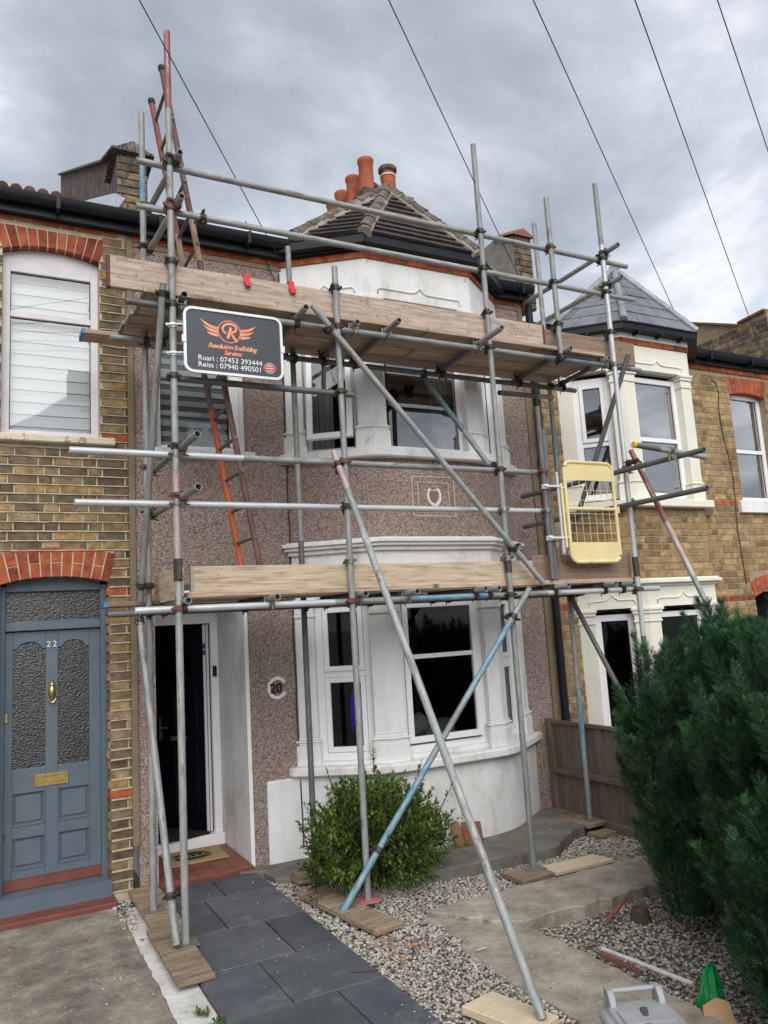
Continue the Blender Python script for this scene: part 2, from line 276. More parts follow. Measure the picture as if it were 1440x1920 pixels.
# emissive violet for strips added in the front room to imitate a glow
m = bpy.data.materials.new('violet_glow'); m.use_nodes = True; MATS['violet_glow'] = m
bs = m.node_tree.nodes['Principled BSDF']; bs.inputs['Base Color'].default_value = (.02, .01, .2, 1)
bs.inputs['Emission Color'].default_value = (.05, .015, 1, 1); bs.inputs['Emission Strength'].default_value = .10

# ------------------------------------------------------------------ mesh helpers
Z = Vector((0, 0, 1))
class Fr:                                   # a wall frame: a along the wall, b up, c outward
    def __init__(s, o, u):
        s.o = Vector(o); s.u = Vector((u[0], u[1], 0)).normalized(); s.n = Vector((s.u.y, -s.u.x, 0))
    def p(s, a, b, c=0): return s.o + s.u * a + Z * b + s.n * c
class MB:
    def __init__(s): s.v = []; s.f = []; s.m = []; s.sm = []
    def add(s, vs, fs, mi=0, smooth=False):
        k = len(s.v); s.v += [Vector(v) for v in vs]
        for f in fs: s.f.append(tuple(i + k for i in f)); s.m.append(mi); s.sm.append(smooth)
    def hexa(s, c8, mi=0): s.add(c8, [(0, 3, 2, 1), (4, 5, 6, 7), (0, 1, 5, 4), (1, 2, 6, 5), (2, 3, 7, 6), (3, 0, 4, 7)], mi)
    def box(s, x0, x1, y0, y1, z0, z1, mi=0):
        s.hexa([(x0, y0, z0), (x1, y0, z0), (x1, y1, z0), (x0, y1, z0), (x0, y0, z1), (x1, y0, z1), (x1, y1, z1), (x0, y1, z1)], mi)
    def fbox(s, fr, a0, a1, b0, b1, c0, c1, mi=0):
        s.hexa([fr.p(a0, b0, c1), fr.p(a1, b0, c1), fr.p(a1, b0, c0), fr.p(a0, b0, c0), fr.p(a0, b1, c1), fr.p(a1, b1, c1), fr.p(a1, b1, c0), fr.p(a0, b1, c0)], mi)
    def prism(s, poly, off, mi=0, smooth=False):      # poly: list of 3-D points, off: extrusion vector
        n = len(poly); a = [Vector(p) for p in poly]; off = Vector(off)
        s.add(a + [p + off for p in a], [tuple(range(n))[::-1], tuple(range(n, 2 * n))], mi)
        k = len(s.v) - 2 * n
        for i in range(n):
            j = (i + 1) % n; s.f.append((k + i, k + j, k + n + j, k + n + i)); s.m.append(mi); s.sm.append(smooth)
    def plan(s, pts, z0, z1, mi=0, smooth=False): s.prism([(p[0], p[1], z0) for p in pts], (0, 0, z1 - z0), mi, smooth)
    def tube(s, p, q, r, n=14, mi=0, hollow=.0, cap=True, r2=None):
        p = Vector(p); q = Vector(q); d = (q - p).normalized(); a = d.orthogonal().normalized(); b = d.cross(a); r2 = r2 or r
        def ring(c, rr): return [c + (a * math.cos(2 * math.pi * i / n) + b * math.sin(2 * math.pi * i / n)) * rr for i in range(n)]
        s.add(ring(p, r) + ring(q, r2), [(i, (i + 1) % n, n + (i + 1) % n, n + i) for i in range(n)], mi, True)
        if hollow:
            for c, dr, rr in ((p, d, r), (q, -d, r2)):
                k = rr - hollow; sg = 1 if dr is d else -1
                s.add(ring(c, rr) + ring(c, k) + ring(c + dr * .06, k), [((i + 1) % n, i, n + i, n + (i + 1) % n)[::sg] for i in range(n)], mi)
                kk = len(s.v) - 3 * n
                for i in range(n): s.f.append((kk + n + i, kk + n + (i + 1) % n, kk + 2 * n + (i + 1) % n, kk + 2 * n + i)[::-sg]); s.m.append(mi); s.sm.append(True)
                s.f.append(tuple(kk + 2 * n + i for i in range(n))[::-sg]); s.m.append(mi); s.sm.append(False)
        elif cap: 
            k = len(s.v) - 2 * n
            s.f += [tuple(range(k, k + n))[::-1], tuple(range(k + n, k + 2 * n))]; s.m += [mi, mi]; s.sm += [False, False]
    def path(s, pts, r, n=6, mi=0):
        pts = [Vector(p) for p in pts]
        rings = []
        for i, p in enumerate(pts):
            d = (pts[min(i + 1, len(pts) - 1)] - pts[max(i - 1, 0)]).normalized()
            a = d.cross(Z) if abs(d.z) < .95 else d.cross(Vector((1, 0, 0))); a.normalize(); b = d.cross(a)
            rings.append([p + (a * math.cos(2 * math.pi * k / n) + b * math.sin(2 * math.pi * k / n)) * r for k in range(n)])
        s.add([v for q in rings for v in q], [(i * n + k, i * n + (k + 1) % n, (i + 1) * n + (k + 1) % n, (i + 1) * n + k) for i in range(len(pts) - 1) for k in range(n)], mi, True)
        k = len(s.v) - n * len(pts)
        s.f += [tuple(range(k, k + n))[::-1], tuple(range(len(s.v) - n, len(s.v)))]; s.m += [mi, mi]; s.sm += [False, False]
    def lathe(s, o, prof, n=20, mi=0):                 # prof: (radius, height)
        o = Vector(o)
        s.add([o + Vector((r * math.cos(2 * math.pi * k / n), r * math.sin(2 * math.pi * k / n), h)) for r, h in prof for k in range(n)],
              [(i * n + k, i * n + (k + 1) % n, (i + 1) * n + (k + 1) % n, (i + 1) * n + k) for i in range(len(prof) - 1) for k in range(n)], mi, True)
    def build(s, name, mats, parent=None, bevel=0, sharp=35, matrix=None):
        me = bpy.data.meshes.new(name)
        if matrix is None and s.v:
            lo = Vector([min(v[i] for v in s.v) for i in range(3)]); hi = Vector([max(v[i] for v in s.v) for i in range(3)])
            o = Vector(((lo.x + hi.x) / 2, (lo.y + hi.y) / 2, lo.z)); matrix = Matrix.Translation(o); vs_ = [v - o for v in s.v]
        else: vs_ = s.v
        me.from_pydata(vs_, [], s.f)
        if isinstance(mats, str): mats = [mats]
        for k in mats: me.materials.append(MATS[k])
        me.polygons.foreach_set('material_index', s.m); me.polygons.foreach_set('use_smooth', s.sm)
        bm = bmesh.new(); bm.from_mesh(me)
        if len(s.f) < 20000: bmesh.ops.recalc_face_normals(bm, faces=bm.faces)
        if bevel: bmesh.ops.bevel(bm, geom=[e for e in bm.edges if len(e.link_faces) == 2 and e.calc_face_angle(0) > .5], offset=bevel, segments=1, affect='EDGES')
        bm.to_mesh(me); bm.free()
        if any(s.sm): me.set_sharp_from_angle(angle=math.radians(sharp))
        return link(name, me, parent, matrix)
ROOT_M = {}
def link(name, data, parent, matrix):
    ob = bpy.data.objects.new(name, data); COL.objects.link(ob)
    ROOT_M[ob.name] = matrix.copy()
    if parent is not None:
        ob.parent = parent; ob.matrix_parent_inverse = Matrix.Identity(4)
        ob.matrix_local = ROOT_M[parent.name].inverted() @ matrix
    else: ob.matrix_local = matrix
    return ob
def tag(ob, label, cat, group=None):
    ob['label'] = label; ob['category'] = cat
    if group: ob['group'] = group
    return ob
def structure(ob): ob['kind'] = 'structure'; return ob
def stuff(ob): ob['kind'] = 'stuff'; return ob
def empty(name, loc, label=None, cat=None, group=None):
    ob = link(name, None, None, Matrix.Translation(Vector(loc))); ob.empty_display_size = .2
    if label: tag(ob, label, cat, group)
    return ob
def along(p, q, roll=0):                     # matrix: local X from p to q, origin in the middle
    p = Vector(p); q = Vector(q); x = (q - p).normalized()
    y = Z.cross(x) if abs(x.z) < .98 else Vector((0, 1, 0)); y.normalize(); z = x.cross(y); y = z.cross(x)
    M = Matrix((x, y, z)).transposed().to_4x4(); M.translation = (p + q) / 2
    return M @ Matrix.Rotation(roll, 4, 'X')
def offset_poly(pts, d):                     # closed 2-D polygon moved outwards by d (either winding)
    n = len(pts); P = [Vector((p[0], p[1])) for p in pts]
    ar = sum(P[i].x * P[(i + 1) % n].y - P[(i + 1) % n].x * P[i].y for i in range(n)); sg = 1 if ar > 0 else -1
    out = []
    for i in range(n):
        a, b, c_ = P[i - 1], P[i], P[(i + 1) % n]
        d1 = (b - a).normalized(); d2 = (c_ - b).normalized()
        n1 = Vector((d1.y, -d1.x)) * sg; n2 = Vector((d2.y, -d2.x)) * sg
        k = 1 + n1.dot(n2)
        out.append(b + (n1 + n2) * (d / max(k, .3)))
    return [(p.x, p.y) for p in out]
def text_mesh(txt, size, shear=0, offset=0, extrude=.0008, align='LEFT', space=1):
    cu = bpy.data.curves.new('t', 'FONT'); cu.body = txt; cu.size = size; cu.shear = shear; cu.offset = offset; cu.extrude = extrude
    cu.align_x = align; cu.space_character = space; cu.resolution_u = 4
    ob = bpy.data.objects.new('t', cu); COL.objects.link(ob)
    me = bpy.data.meshes.new_from_object(ob); bpy.data.objects.remove(ob); bpy.data.curves.remove(cu)
    return me
def text(name, txt, size, fr, a, b, c, material, parent, **k):
    me = text_mesh(txt, size, **k); me.materials.clear(); me.materials.append(MATS[material]); me.name = name
    M = Matrix((fr.u, Z, fr.n)).transposed().to_4x4(); M.translation = fr.p(a, b, c)
    return link(name, me, parent, M)

# ------------------------------------------------------------------ bricks
def brick_mesh(w, d, h, ch=.004):
    x, z, c = w / 2, h / 2, ch
    v = [(-x, d, -z), (x, d, -z), (x, d, z), (-x, d, z), (-x, c, -z), (x, c, -z), (x, c, z), (-x, c, z), (-x + c, 0, -z + c), (x - c, 0, -z + c), (x - c, 0, z - c), (-x + c, 0, z - c)]
    f = [(4, 0, 1, 5), (5, 1, 2, 6), (6, 2, 3, 7), (7, 3, 0, 4), (4, 5, 9, 8), (5, 6, 10, 9), (6, 7, 11, 10), (7, 4, 8, 11), (8, 9, 10, 11)]
    return v, f
BMESH = {}
def shared_brick(w, h, material, d=.03):
    k = (round(w, 2), round(h, 3), material)
    if k not in BMESH:
        v, f = brick_mesh(k[0], d, k[1]); me = bpy.data.meshes.new('brick'); me.from_pydata(v, [], [q[::-1] for q in f]); me.materials.append(MATS[material]); BMESH[k] = me
    return BMESH[k]
def lay_bricks(fr, a0, a1, b0, b1, holes, course, phase, parent, material, limit_fn, rest, special=None, jit=.0018, proud=.006):
    """Flemish bond on frame fr; holes: predicate list on brick rect; limit_fn -> individual?; rest: MB for the joined remainder"""
    k0 = math.floor((b0 - phase) / course); n = 0
    k = k0
    while phase + k * course < b1:
        zb = phase + k * course; h = course - .011
        if zb < b0 - .01 or zb + h > b1 + .012: k += 1; continue
        a = a0 - (.06 if k % 2 else .24) + R.uniform(-.006, .006); s = k % 2
        while a < a1:
            w = .2115 if s == 0 else .099
            s = 1 - s; l = max(a, a0); r = min(a + w, a1); a += w + .0105
            segs = [(l, r)]
            for ho in holes:
                ns = []
                for l_, r_ in segs:
                    hh = ho(zb + h / 2)
                    if hh is None or hh[1] <= l_ or hh[0] >= r_: ns.append((l_, r_)); continue
                    if hh[0] > l_: ns.append((l_, hh[0]))
                    if hh[1] < r_: ns.append((hh[1], r_))
                segs = ns
            for l_, r_ in segs:
                w_ = r_ - l_
                if w_ < .014: continue
                mt = special(zb, l_) if special else material
                P = fr.p((l_ + r_) / 2, zb + course / 2, proud + R.uniform(-jit, jit))
                M = Matrix((fr.u, -fr.n, Z)).transposed().to_4x4() @ Matrix.Rotation(R.uniform(-.006, .006), 4, 'Y') @ Matrix.Rotation(R.uniform(-.008, .008), 4, 'Z'); M.translation = P
                if limit_fn(P, w_): link('brick', shared_brick(w_, h, mt), parent, M); n += 1
                else:
                    v, f = brick_mesh(w_, .02, h); rest[mt].add([M @ Vector(q) for q in v], [q[::-1] for q in f])
        k += 1
    return n
def in_view(P, margin=20):
    v = P - CAMP; z = v.dot(FW)
    if z < .1: return False
    x = 720 + FPX * v.dot(RT) / z; y = 960 - FPX * v.dot(UP) / z
    return -margin < x < 1440 + margin and -margin < y < 1920 + margin

def wall_holes(mb, fr, a0, a1, b0, b1, holes, depth, mi=0, mi_reveal=None):
    """front face grid with rectangular holes (a0,a1,b0,b1) and their reveals"""
    A = sorted(set([a0, a1] + [h[i] for h in holes for i in (0, 1)])); B = sorted(set([b0, b1] + [h[i] for h in holes for i in (2, 3)]))
    A = [a for a in A if a0 <= a <= a1]; B = [b for b in B if b0 <= b <= b1]
    for i in range(len(A) - 1):
        for j in range(len(B) - 1):
            am, bm_ = (A[i] + A[i + 1]) / 2, (B[j] + B[j + 1]) / 2
            if any(h[0] < am < h[1] and h[2] < bm_ < h[3] for h in holes): continue
            mb.add([fr.p(A[i], B[j]), fr.p(A[i + 1], B[j]), fr.p(A[i + 1], B[j + 1]), fr.p(A[i], B[j + 1])], [(0, 1, 2, 3)], mi)
    mr = mi if mi_reveal is None else mi_reveal
    for h in holes:
        l, r, b, t = h[:4]; d = -(h[4] if len(h) > 4 else depth)
        for q in (((l, b), (l, t)), ((r, t), (r, b)), ((l, t), (r, t)), ((r, b), (l, b))):
            mb.add([fr.p(*q[0]), fr.p(*q[1]), fr.p(*q[1], d), fr.p(*q[0], d)], [(0, 1, 2, 3)], mr)

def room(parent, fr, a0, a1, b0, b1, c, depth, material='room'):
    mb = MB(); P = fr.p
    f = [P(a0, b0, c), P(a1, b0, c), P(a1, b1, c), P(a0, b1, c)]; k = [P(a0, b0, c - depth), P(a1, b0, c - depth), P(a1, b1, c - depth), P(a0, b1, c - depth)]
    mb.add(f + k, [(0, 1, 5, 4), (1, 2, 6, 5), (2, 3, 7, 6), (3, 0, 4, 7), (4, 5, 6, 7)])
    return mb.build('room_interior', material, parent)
def frame_rect(mb, fr, a0, a1, b0, b1, w, c0, c1, mi=0):
    mb.fbox(fr, a0, a0 + w, b0, b1, c0, c1, mi); mb.fbox(fr, a1 - w, a1, b0, b1, c0, c1, mi)
    mb.fbox(fr, a0 + w, a1 - w, b0, b0 + w, c0, c1, mi); mb.fbox(fr, a0 + w, a1 - w, b1 - w, b1, c0, c1, mi)
def window(parent, fr, a0, a1, b0, b1, c, fw=.055, rails=(), mats='upvc', glass='glass', beads=.012, sash=()):
    """outer frame, horizontal rails at heights; one pane per light; sash indexes get their own inner frame"""
    mb = MB(); frame_rect(mb, fr, a0, a1, b0, b1, fw, c - .07, c)
    bs_ = [b0 + fw] + list(rails) + [b1 - fw]
    for r in rails: mb.fbox(fr, a0 + fw, a1 - fw, r - .025, r + .025, c - .065, c - .004)
    w = mb.build('window', mats, parent, bevel=.004)
    for i in range(len(bs_) - 1):
        l, h = bs_[i] + (.025 if i else 0), bs_[i + 1] - (.025 if i + 1 < len(bs_) - 1 else 0)
        al, ar = a0 + fw, a1 - fw; cc = c - .03
        if i in sash:
            m2 = MB(); frame_rect(m2, fr, al + .002, ar - .002, l + .002, h - .002, .045, c - .05, c + .012)
            m2.build('sash', mats, w, bevel=.004); al += .047; ar -= .047; l += .047; h -= .047; cc = c - .02
        m3 = MB(); m3.add([fr.p(al, l, cc), fr.p(ar, l, cc), fr.p(ar, h, cc), fr.p(al, h, cc)], [(0, 1, 2, 3)])
        m3.build('pane', glass, w)
        m4 = MB(); frame_rect(m4, fr, al, ar, l, h, .006, cc - .002, cc + .004); m4.build('gasket', 'black_plastic', w)
    return w

# ================================================================== THE SETTING
mb = MB(); mb.box(-400, 400, -400, 600, -1, -.5); structure(mb.build('ground', 'ground'))
mb = MB(); mb.prism([(-8, .2, -.6), (5.22, .2, -.6), (5.22, .2, -.082), (3.4, .2, -.082), (2.7, .2, -.03), (-8, .2, -.03)], (0, 6.39, 0)); structure(mb.build('front_garden', 'soil'))
def gz(x): return -.03 if x < 2.7 else -.082 if x > 3.4 else -.03 - .052 * (x - 2.7) / .7
mb = MB(); mb.box(5.28, 14, .2, 6.59, -.6, -.42); structure(mb.build('neighbour_garden', 'soil'))

def rough_slab(name, pts, z0, z1, material, amp=.012, step=.07, seed=1):
    """paved slab with an uneven broken outline and slightly wavy top"""
    rr = random.Random(seed); out = []
    for i, p in enumerate(pts):
        q = pts[(i + 1) % len(pts)]; a = Vector(p[:2]); b = Vector(q[:2]); n = max(1, int((b - a).length / step))
        t = (b - a).normalized(); nn = Vector((-t.y, t.x)); am = p[2] if len(p) > 2 else amp
        for k in range(n): out.append(a + (b - a) * (k / n) + (nn * rr.uniform(-am, am) if k else Vector((0, 0))))
    mb = MB(); inner = offset_poly(out, -.012); n = len(out)
    mb.add([(p.x, p.y, z0) for p in out] + [(p.x, p.y, z1 - .012) for p in out] + [(p[0], p[1], z1) for p in inner],
           [(i, (i + 1) % n, n + (i + 1) % n, n + i) for i in range(n)] + [(n + i, n + (i + 1) % n, 2 * n + (i + 1) % n, 2 * n + i) for i in range(n)] + [tuple(range(2 * n, 3 * n))])
    return structure(mb.build(name, material))
rough_slab('concrete_forecourt', [(-5, 1.0, 0), (.93, 1.0), (.93, 4.4, .008), (.935, 5.87), (.92, 6.40), (-5, 6.44, 0)], -.2, .0, 'concrete', .007, seed=2)
rough_slab('cement_strip', [(.90, 1.0), (1.135, 1.0, .003), (1.135, 6.35), (1.0, 6.35), (.90, 5.9, .0)], -.2, -.008, 'white_cement', .015, seed=3)
rough_slab('concrete_path', [(2.585, 1.0, .015), (3.19, 1.0, .02), (3.17, 3.2, .02), (3.13, 4.335, .012), (3.02, 4.43), (2.66, 4.86, .02), (2.70, 4.6, .03), (2.60, 4.1, .02)], -.2, .0, 'concrete_moss', .02, seed=4)
rough_slab('broken_slab', [(3.03, 4.43), (3.14, 4.345, .008), (3.36, 4.37, .02), (3.62, 4.33, .025), (4.02, 4.36, .02), (4.9, 4.30), (4.95, 4.86), (4.3, 4.885, .01), (3.32, 4.90, .02), (2.72, 4.89, .03)], -.2, .018, 'concrete_moss', .02, seed=5)
rough_slab('bay_apron', [(2.1, 6.2), (2.7, 5.78), (3.2, 5.56, .02), (3.78, 5.535, .02), (4.36, 5.5, .02), (4.80, 5.80, .02), (5.2, 5.90), (5.2, 6.58), (2.08, 6.58)], -.2, .022, 'apron', .012, seed=6)
# dark slate path, slab by slab
path = structure(empty('garden_path', (1.58, 4, -.02)))
rr = random.Random(5)
rows = [6.50, 6.045, 5.395, 4.78, 4.17, 3.56, 2.95, 2.34, 1.73, 1.1]
for i in range(len(rows) - 1):
    js = [1.137, (1.49 if i % 2 else 1.735), 2.03] if i else [1.30, 1.66, 2.03]
    for k in range(len(js) - 1):
        g = .0045
        mb = MB(); mb.box(js[k] + g, js[k + 1] - g, rows[i + 1] + g, rows[i] - g, -.05, .02 + rr.uniform(-.003, .003))
        mb.build('paving_slab', 'slab_slate', path, bevel=.004)
mb = MB(); mb.box(1.137, 2.03, 1.1, 6.5, -.06, .006); mb.build('joint_bed', 'apron', path)
# fillet of dark cement at the porch
rough_slab('threshold_cement', [(1.89, 6.49), (2.12, 6.42), (2.2, 6.5), (2.06, 6.60), (1.93, 6.60)], -.05, .03, 'apron', .01, seed=9)

# gravel: individually shaped stones scattered over the beds
def in_poly(x, y, poly):
    c = False; n = len(poly)
    for i in range(n):
        x1, y1 = poly[i]; x2, y2 = poly[(i + 1) % n]
        if (y1 > y) != (y2 > y) and x < (x2 - x1) * (y - y1) / (y2 - y1) + x1: c = not c
    return c
phi = (1 + 5 ** .5) / 2
ICO = [Vector(v).normalized() for v in ((-1, phi, 0), (1, phi, 0), (-1, -phi, 0), (1, -phi, 0), (0, -1, phi), (0, 1, phi), (0, -1, -phi), (0, 1, -phi), (phi, 0, -1), (phi, 0, 1), (-phi, 0, -1), (-phi, 0, 1))]
ICF = [(0, 11, 5), (0, 5, 1), (0, 1, 7), (0, 7, 10), (0, 10, 11), (1, 5, 9), (5, 11, 4), (11, 10, 2), (10, 7, 6), (7, 1, 8), (3, 9, 4), (3, 4, 2), (3, 2, 6), (3, 6, 8), (3, 8, 9), (4, 9, 5), (2, 4, 11), (6, 2, 10), (8, 6, 7), (9, 8, 1)]
def stones(name, poly, n, s0, s1, z, seed, avoid=()):
    rr = random.Random(seed); mb = MB(); xs = [p[0] for p in poly]; ys = [p[1] for p in poly]; k = 0; t = 0
    while k < n and t < n * 6:
        t += 1; x = rr.uniform(min(xs), max(xs)); y = rr.uniform(min(ys), max(ys))
        if not in_poly(x, y, poly) or any(in_poly(x, y, a) for a in avoid): continue
        s = rr.uniform(s0, s1); M = Matrix.Rotation(rr.uniform(0, 6.3), 3, 'Z') @ Matrix.Rotation(rr.uniform(-.5, .5), 3, 'X') @ Matrix.Diagonal((s * rr.uniform(.8, 1.35), s * rr.uniform(.65, 1), s * rr.uniform(.45, .75)))
        o = Vector((x, y, gz(x) + z + s * .2 + rr.uniform(0, .012)))
        mb.add([o + M @ (v * rr.uniform(.8, 1.15)) for v in ICO], ICF); k += 1
    return stuff(mb.build(name, 'gravel'))
g1 = stones('gravel', [(2.045, 1.8), (2.59, 1.8), (2.61, 4.1), (2.72, 4.6), (2.68, 4.87), (5.2, 4.9), (5.2, 5.88), (4.80, 5.78), (4.36, 5.48), (3.2, 5.54), (2.7, 5.76), (2.1, 6.18), (2.045, 6.4)], 15500, .0075, .0135, .006, 1)
tag(g1, 'pale grey gravel bed between the slate path and the bay', 'gravel')
g2 = stones('gravel', [(3.17, 2.2), (5.2, 2.2), (5.2, 4.34), (4.02, 4.38), (3.62, 4.32), (3.36, 4.36), (3.15, 4.33)], 10500, .0065, .0135, .006, 2)
tag(g2, 'grey gravel patch beside the conifer with debris on it', 'gravel')
g3 = stones('debris', [(.90, 5.7), (1.0, 5.9), (1.04, 6.55), (.9, 6.5)], 160, .006, .016, .02, 3)
tag(g3, 'crumbled mortar and grit at the foot of the brick pier', 'rubble')

# ================================================================== HOUSES
WALL = 6.6
F0 = Fr((0, WALL, 0), (1, 0))
def restdict(): return {k: MB() for k in ('brick_stock', 'brick_clean', 'brick_red', 'brick_dark')}
def flush_rest(rest, parent):
    for k, m_ in rest.items():
        if m_.v: stuff(m_.build('bricks', k, parent))
def arch_bricks(fr, al, ar, zs, zc, thick, n, parent, material, flat=None, split=False, infill=None):
    """segmental arch of radial bricks; returns intrados function"""
    ch = (ar - al) / 2; sg = zc - zs; rad = (ch * ch + sg * sg) / (2 * sg); ac = (al + ar) / 2; bc = zc - rad; th = math.asin(ch / rad)
    def pt(t, r, c): return fr.p(ac + math.sin(t) * r, bc + math.cos(t) * r, c)
    for i in range(n):
        t0 = -th + 2 * th * (i + .07) / n; t1 = -th + 2 * th * (i + .93) / n
        tops = [(flat - bc) / math.cos(t) if flat else rad + thick for t in (t0, t1)]
        cuts = [(0, 1)] if not (split and i % 2) else [(0, .46), (.50, 1)]
        for lo, hi in cuts:
            c1 = .007 + R.uniform(-.002, .002)
            r00 = rad + (tops[0] - rad) * lo; r01 = rad + (tops[0] - rad) * hi; r10 = rad + (tops[1] - rad) * lo; r11 = rad + (tops[1] - rad) * hi
            m_ = MB(); m_.hexa([pt(t0, r00, c1), pt(t1, r10, c1), pt(t1, r10, -.10), pt(t0, r00, -.10), pt(t0, r01, c1), pt(t1, r11, c1), pt(t1, r11, -.10), pt(t0, r01, -.10)])
            m_.build('brick', material, parent, bevel=.003)
    m_ = MB(); N_ = 16                              # mortar behind the arch and its soffit
    lo = [pt(-th + 2 * th * k / N_, rad + .002, -.002) for k in range(N_ + 1)]; top = zc + .03
    m_.prism(lo + [fr.p(ar + .001, top, -.002), fr.p(al - .001, top, -.002)], fr.n * -.095)
    m_.build('arch_backing', infill or 'mortar', parent)
    return lambda a: bc + math.sqrt(max(0, rad * rad - (a - ac) ** 2))
def hole(l, r, b, t): return lambda z: (l, r) if b < z < t else None
def gutter(fr, a0, a1, z, c=.20, parent=None, w=.11):
    m_ = MB(); k = 7; prof = [(c - w / 2 + math.cos(math.pi + math.pi * i / k) * w / 2, z - abs(math.sin(math.pi * i / k)) * .085) for i in range(k + 1)]
    prof += [(c - .006, z), ][:0]
    pts = prof + [(p[0] * 1, p[1]) for p in []]
    ring0 = [fr.p(a0, b, cc) for cc, b in pts]; ring1 = [fr.p(a1, b, cc) for cc, b in pts]; n = len(pts)
    m_.add(ring0 + ring1, [(i, i + 1, n + i + 1, n + i) for i in range(n - 1)] + [tuple(range(n)), tuple(range(n, 2 * n))], 0, True)
    m_.fbox(fr, a0, a1, z - .03, z - .012, c - w - .001, c - w + .004)
    m_.fbox(fr, a0, a1, z - .145, z - .005, .008, c - w)
    a = a0 + .3
    while a < a1 - .1: m_.fbox(fr, a, a + .03, z - .11, z + .004, .03, c + .006); a += .8
    return m_.build('gutter', 'black_plastic', parent)

# ------------------------------------------------------------------ number 22, stock brick, left
h22 = empty('terrace_house', (.3, 6.7, 0), 'brown stock brick terrace house with grey door, left edge of the row', 'house')
mb = MB(); wall_holes(mb, F0, -2.2, 1.077, -.1, 5.56, [(.11, .858, 3.60, 5.25), (.12, .92, .02, 2.49)], .2)
w22 = mb.build('wall', 'mortar', h22)
win_i = arch_bricks(F0, .11, .858, 5.185, 5.25, .2, 11, w22, 'brick_red', flat=5.398)
door_i = arch_bricks(F0, .12, .92, 2.435, 2.49, .235, 11, w22, 'brick_red', split=True)
def warch(z):
    if 3.56 < z < 5.20: return (.11, .858)
    if 5.18 < z < 5.415: return (.085, .885)
def darch(z):
    if z < 2.44: return (.12, .92)
    if z < 2.70: d = (z - 2.44) * .15; return (.115 - d, .925 + d) if z < 2.675 else (.25, .79)
def sp22(z, a):
    for zz in (.715, 2.31, 3.59): 
        if abs(z - zz) < .039: return 'brick_red'
    return 'brick_stock'
rest = restdict(); n22 = [0]
def lim22(P, w):
    if P.x > -.02 and in_view(P, 5) and n22[0] < 285: n22[0] += 1; return True
    return False
lay_bricks(F0, -2.2, 1.077, .06, 5.42, [warch, darch, hole(-.12, .97, 3.555, 3.63)], .0757, 3.458 - .0757 * 50, w22, 'brick_stock', lim22, rest, sp22)
flush_rest(rest, w22)
# raised ribbon pointing on the bed joints
mb = MB(); z = 3.458 - .0757 * 45
while z < 5.4:
    segs = [(-2.2, 1.077)]
    for f in (warch, darch, hole(-.12, .97, 3.555, 3.63)):
        hh = f(z); ns = []
        for l, r in segs:
            if hh is None or hh[1] <= l or hh[0] >= r: ns.append((l, r)); continue
            if hh[0] > l: ns.append((l, hh[0]))
            if hh[1] < r: ns.append((hh[1] , r))
        segs = ns
    for l, r in segs:
        a = l
        while a < r - .001:
            b = min(r, a + R.uniform(.05, .12)); o = R.uniform(-.0018, .0018); h_ = R.uniform(.0045, .0065)
            mb.fbox(F0, a, b, z - .0055 + o - h_ + .003, z - .0055 + o + h_ - .001, -.01, .0145 + R.uniform(-.002, .002)); a = b
    z += .0757
stuff(mb.build('pointing', 'mortar', w22))
# brick returns at the door and window reveals
mb = MB(); z = 3.458 - .0757 * 45
fr_d = Fr((.92, WALL, 0), (0, 1)); fr_w = Fr((.858, WALL, 0), (0, 1))
rest = restdict()
def none(P, w): return False
lay_bricks(fr_d, .004, .13, .06, 2.40, [], .0757, 3.458 - .0757 * 50, w22, 'brick_stock', none, rest, sp22, proud=.003)
flush_rest(rest, w22)
# red string course
a = -2.2; i = 0
while a < 1.0:
    w = .215 if i % 2 else .105; 
    m_ = MB(); m_.fbox(F0, a, min(a + w, 1.0), 5.438, 5.502, -.02, .016 + R.uniform(-.002, .002)); m_.build('brick', 'brick_red', w22, bevel=.003); a += w + .012; i += 1
mb = MB(); mb.fbox(F0, -2.2, 1.077, 5.425, 5.53, -.02, .004); mb.build('frieze', 'mortar', h22)
# sill with peeling paint
mb = MB()
mb.fbox(F0, -.12, .968, 3.562, 3.622, -.12, .075); mb.build('window_sill', 'peeling_paint', h22, bevel=.008)
# upper window
w = window(h22, F0, .112, .856, 3.624, 5.095, -.075, .062, [4.665], 'old_frame', 'glass_blind')
mb = MB(); N_ = 14; arc = [(.112 + .744 * k / N_, win_i(.112 + .744 * k / N_) - .004) for k in range(N_ + 1)]
mb.prism([F0.p(a, b, -.078) for a, b in arc] + [F0.p(.856, 5.095, -.078), F0.p(.112, 5.095, -.078)], F0.n * -.07); mb.build('arched_head', 'old_frame', w)
mb = MB(); z = 3.64; k = 0
while z < 5.09: mb.fbox(F0, .16, .81, z, min(z + .052, 5.09), -.19 - .012 * (k % 2), -.185 - .012 * (k % 2), k % 2); z += .052; k += 1
mb.build('blind', ['blind', 'blind_dark'], w); room(h22, F0, .08, .88, 3.55, 5.25, -.16, .5, 'room_mid')
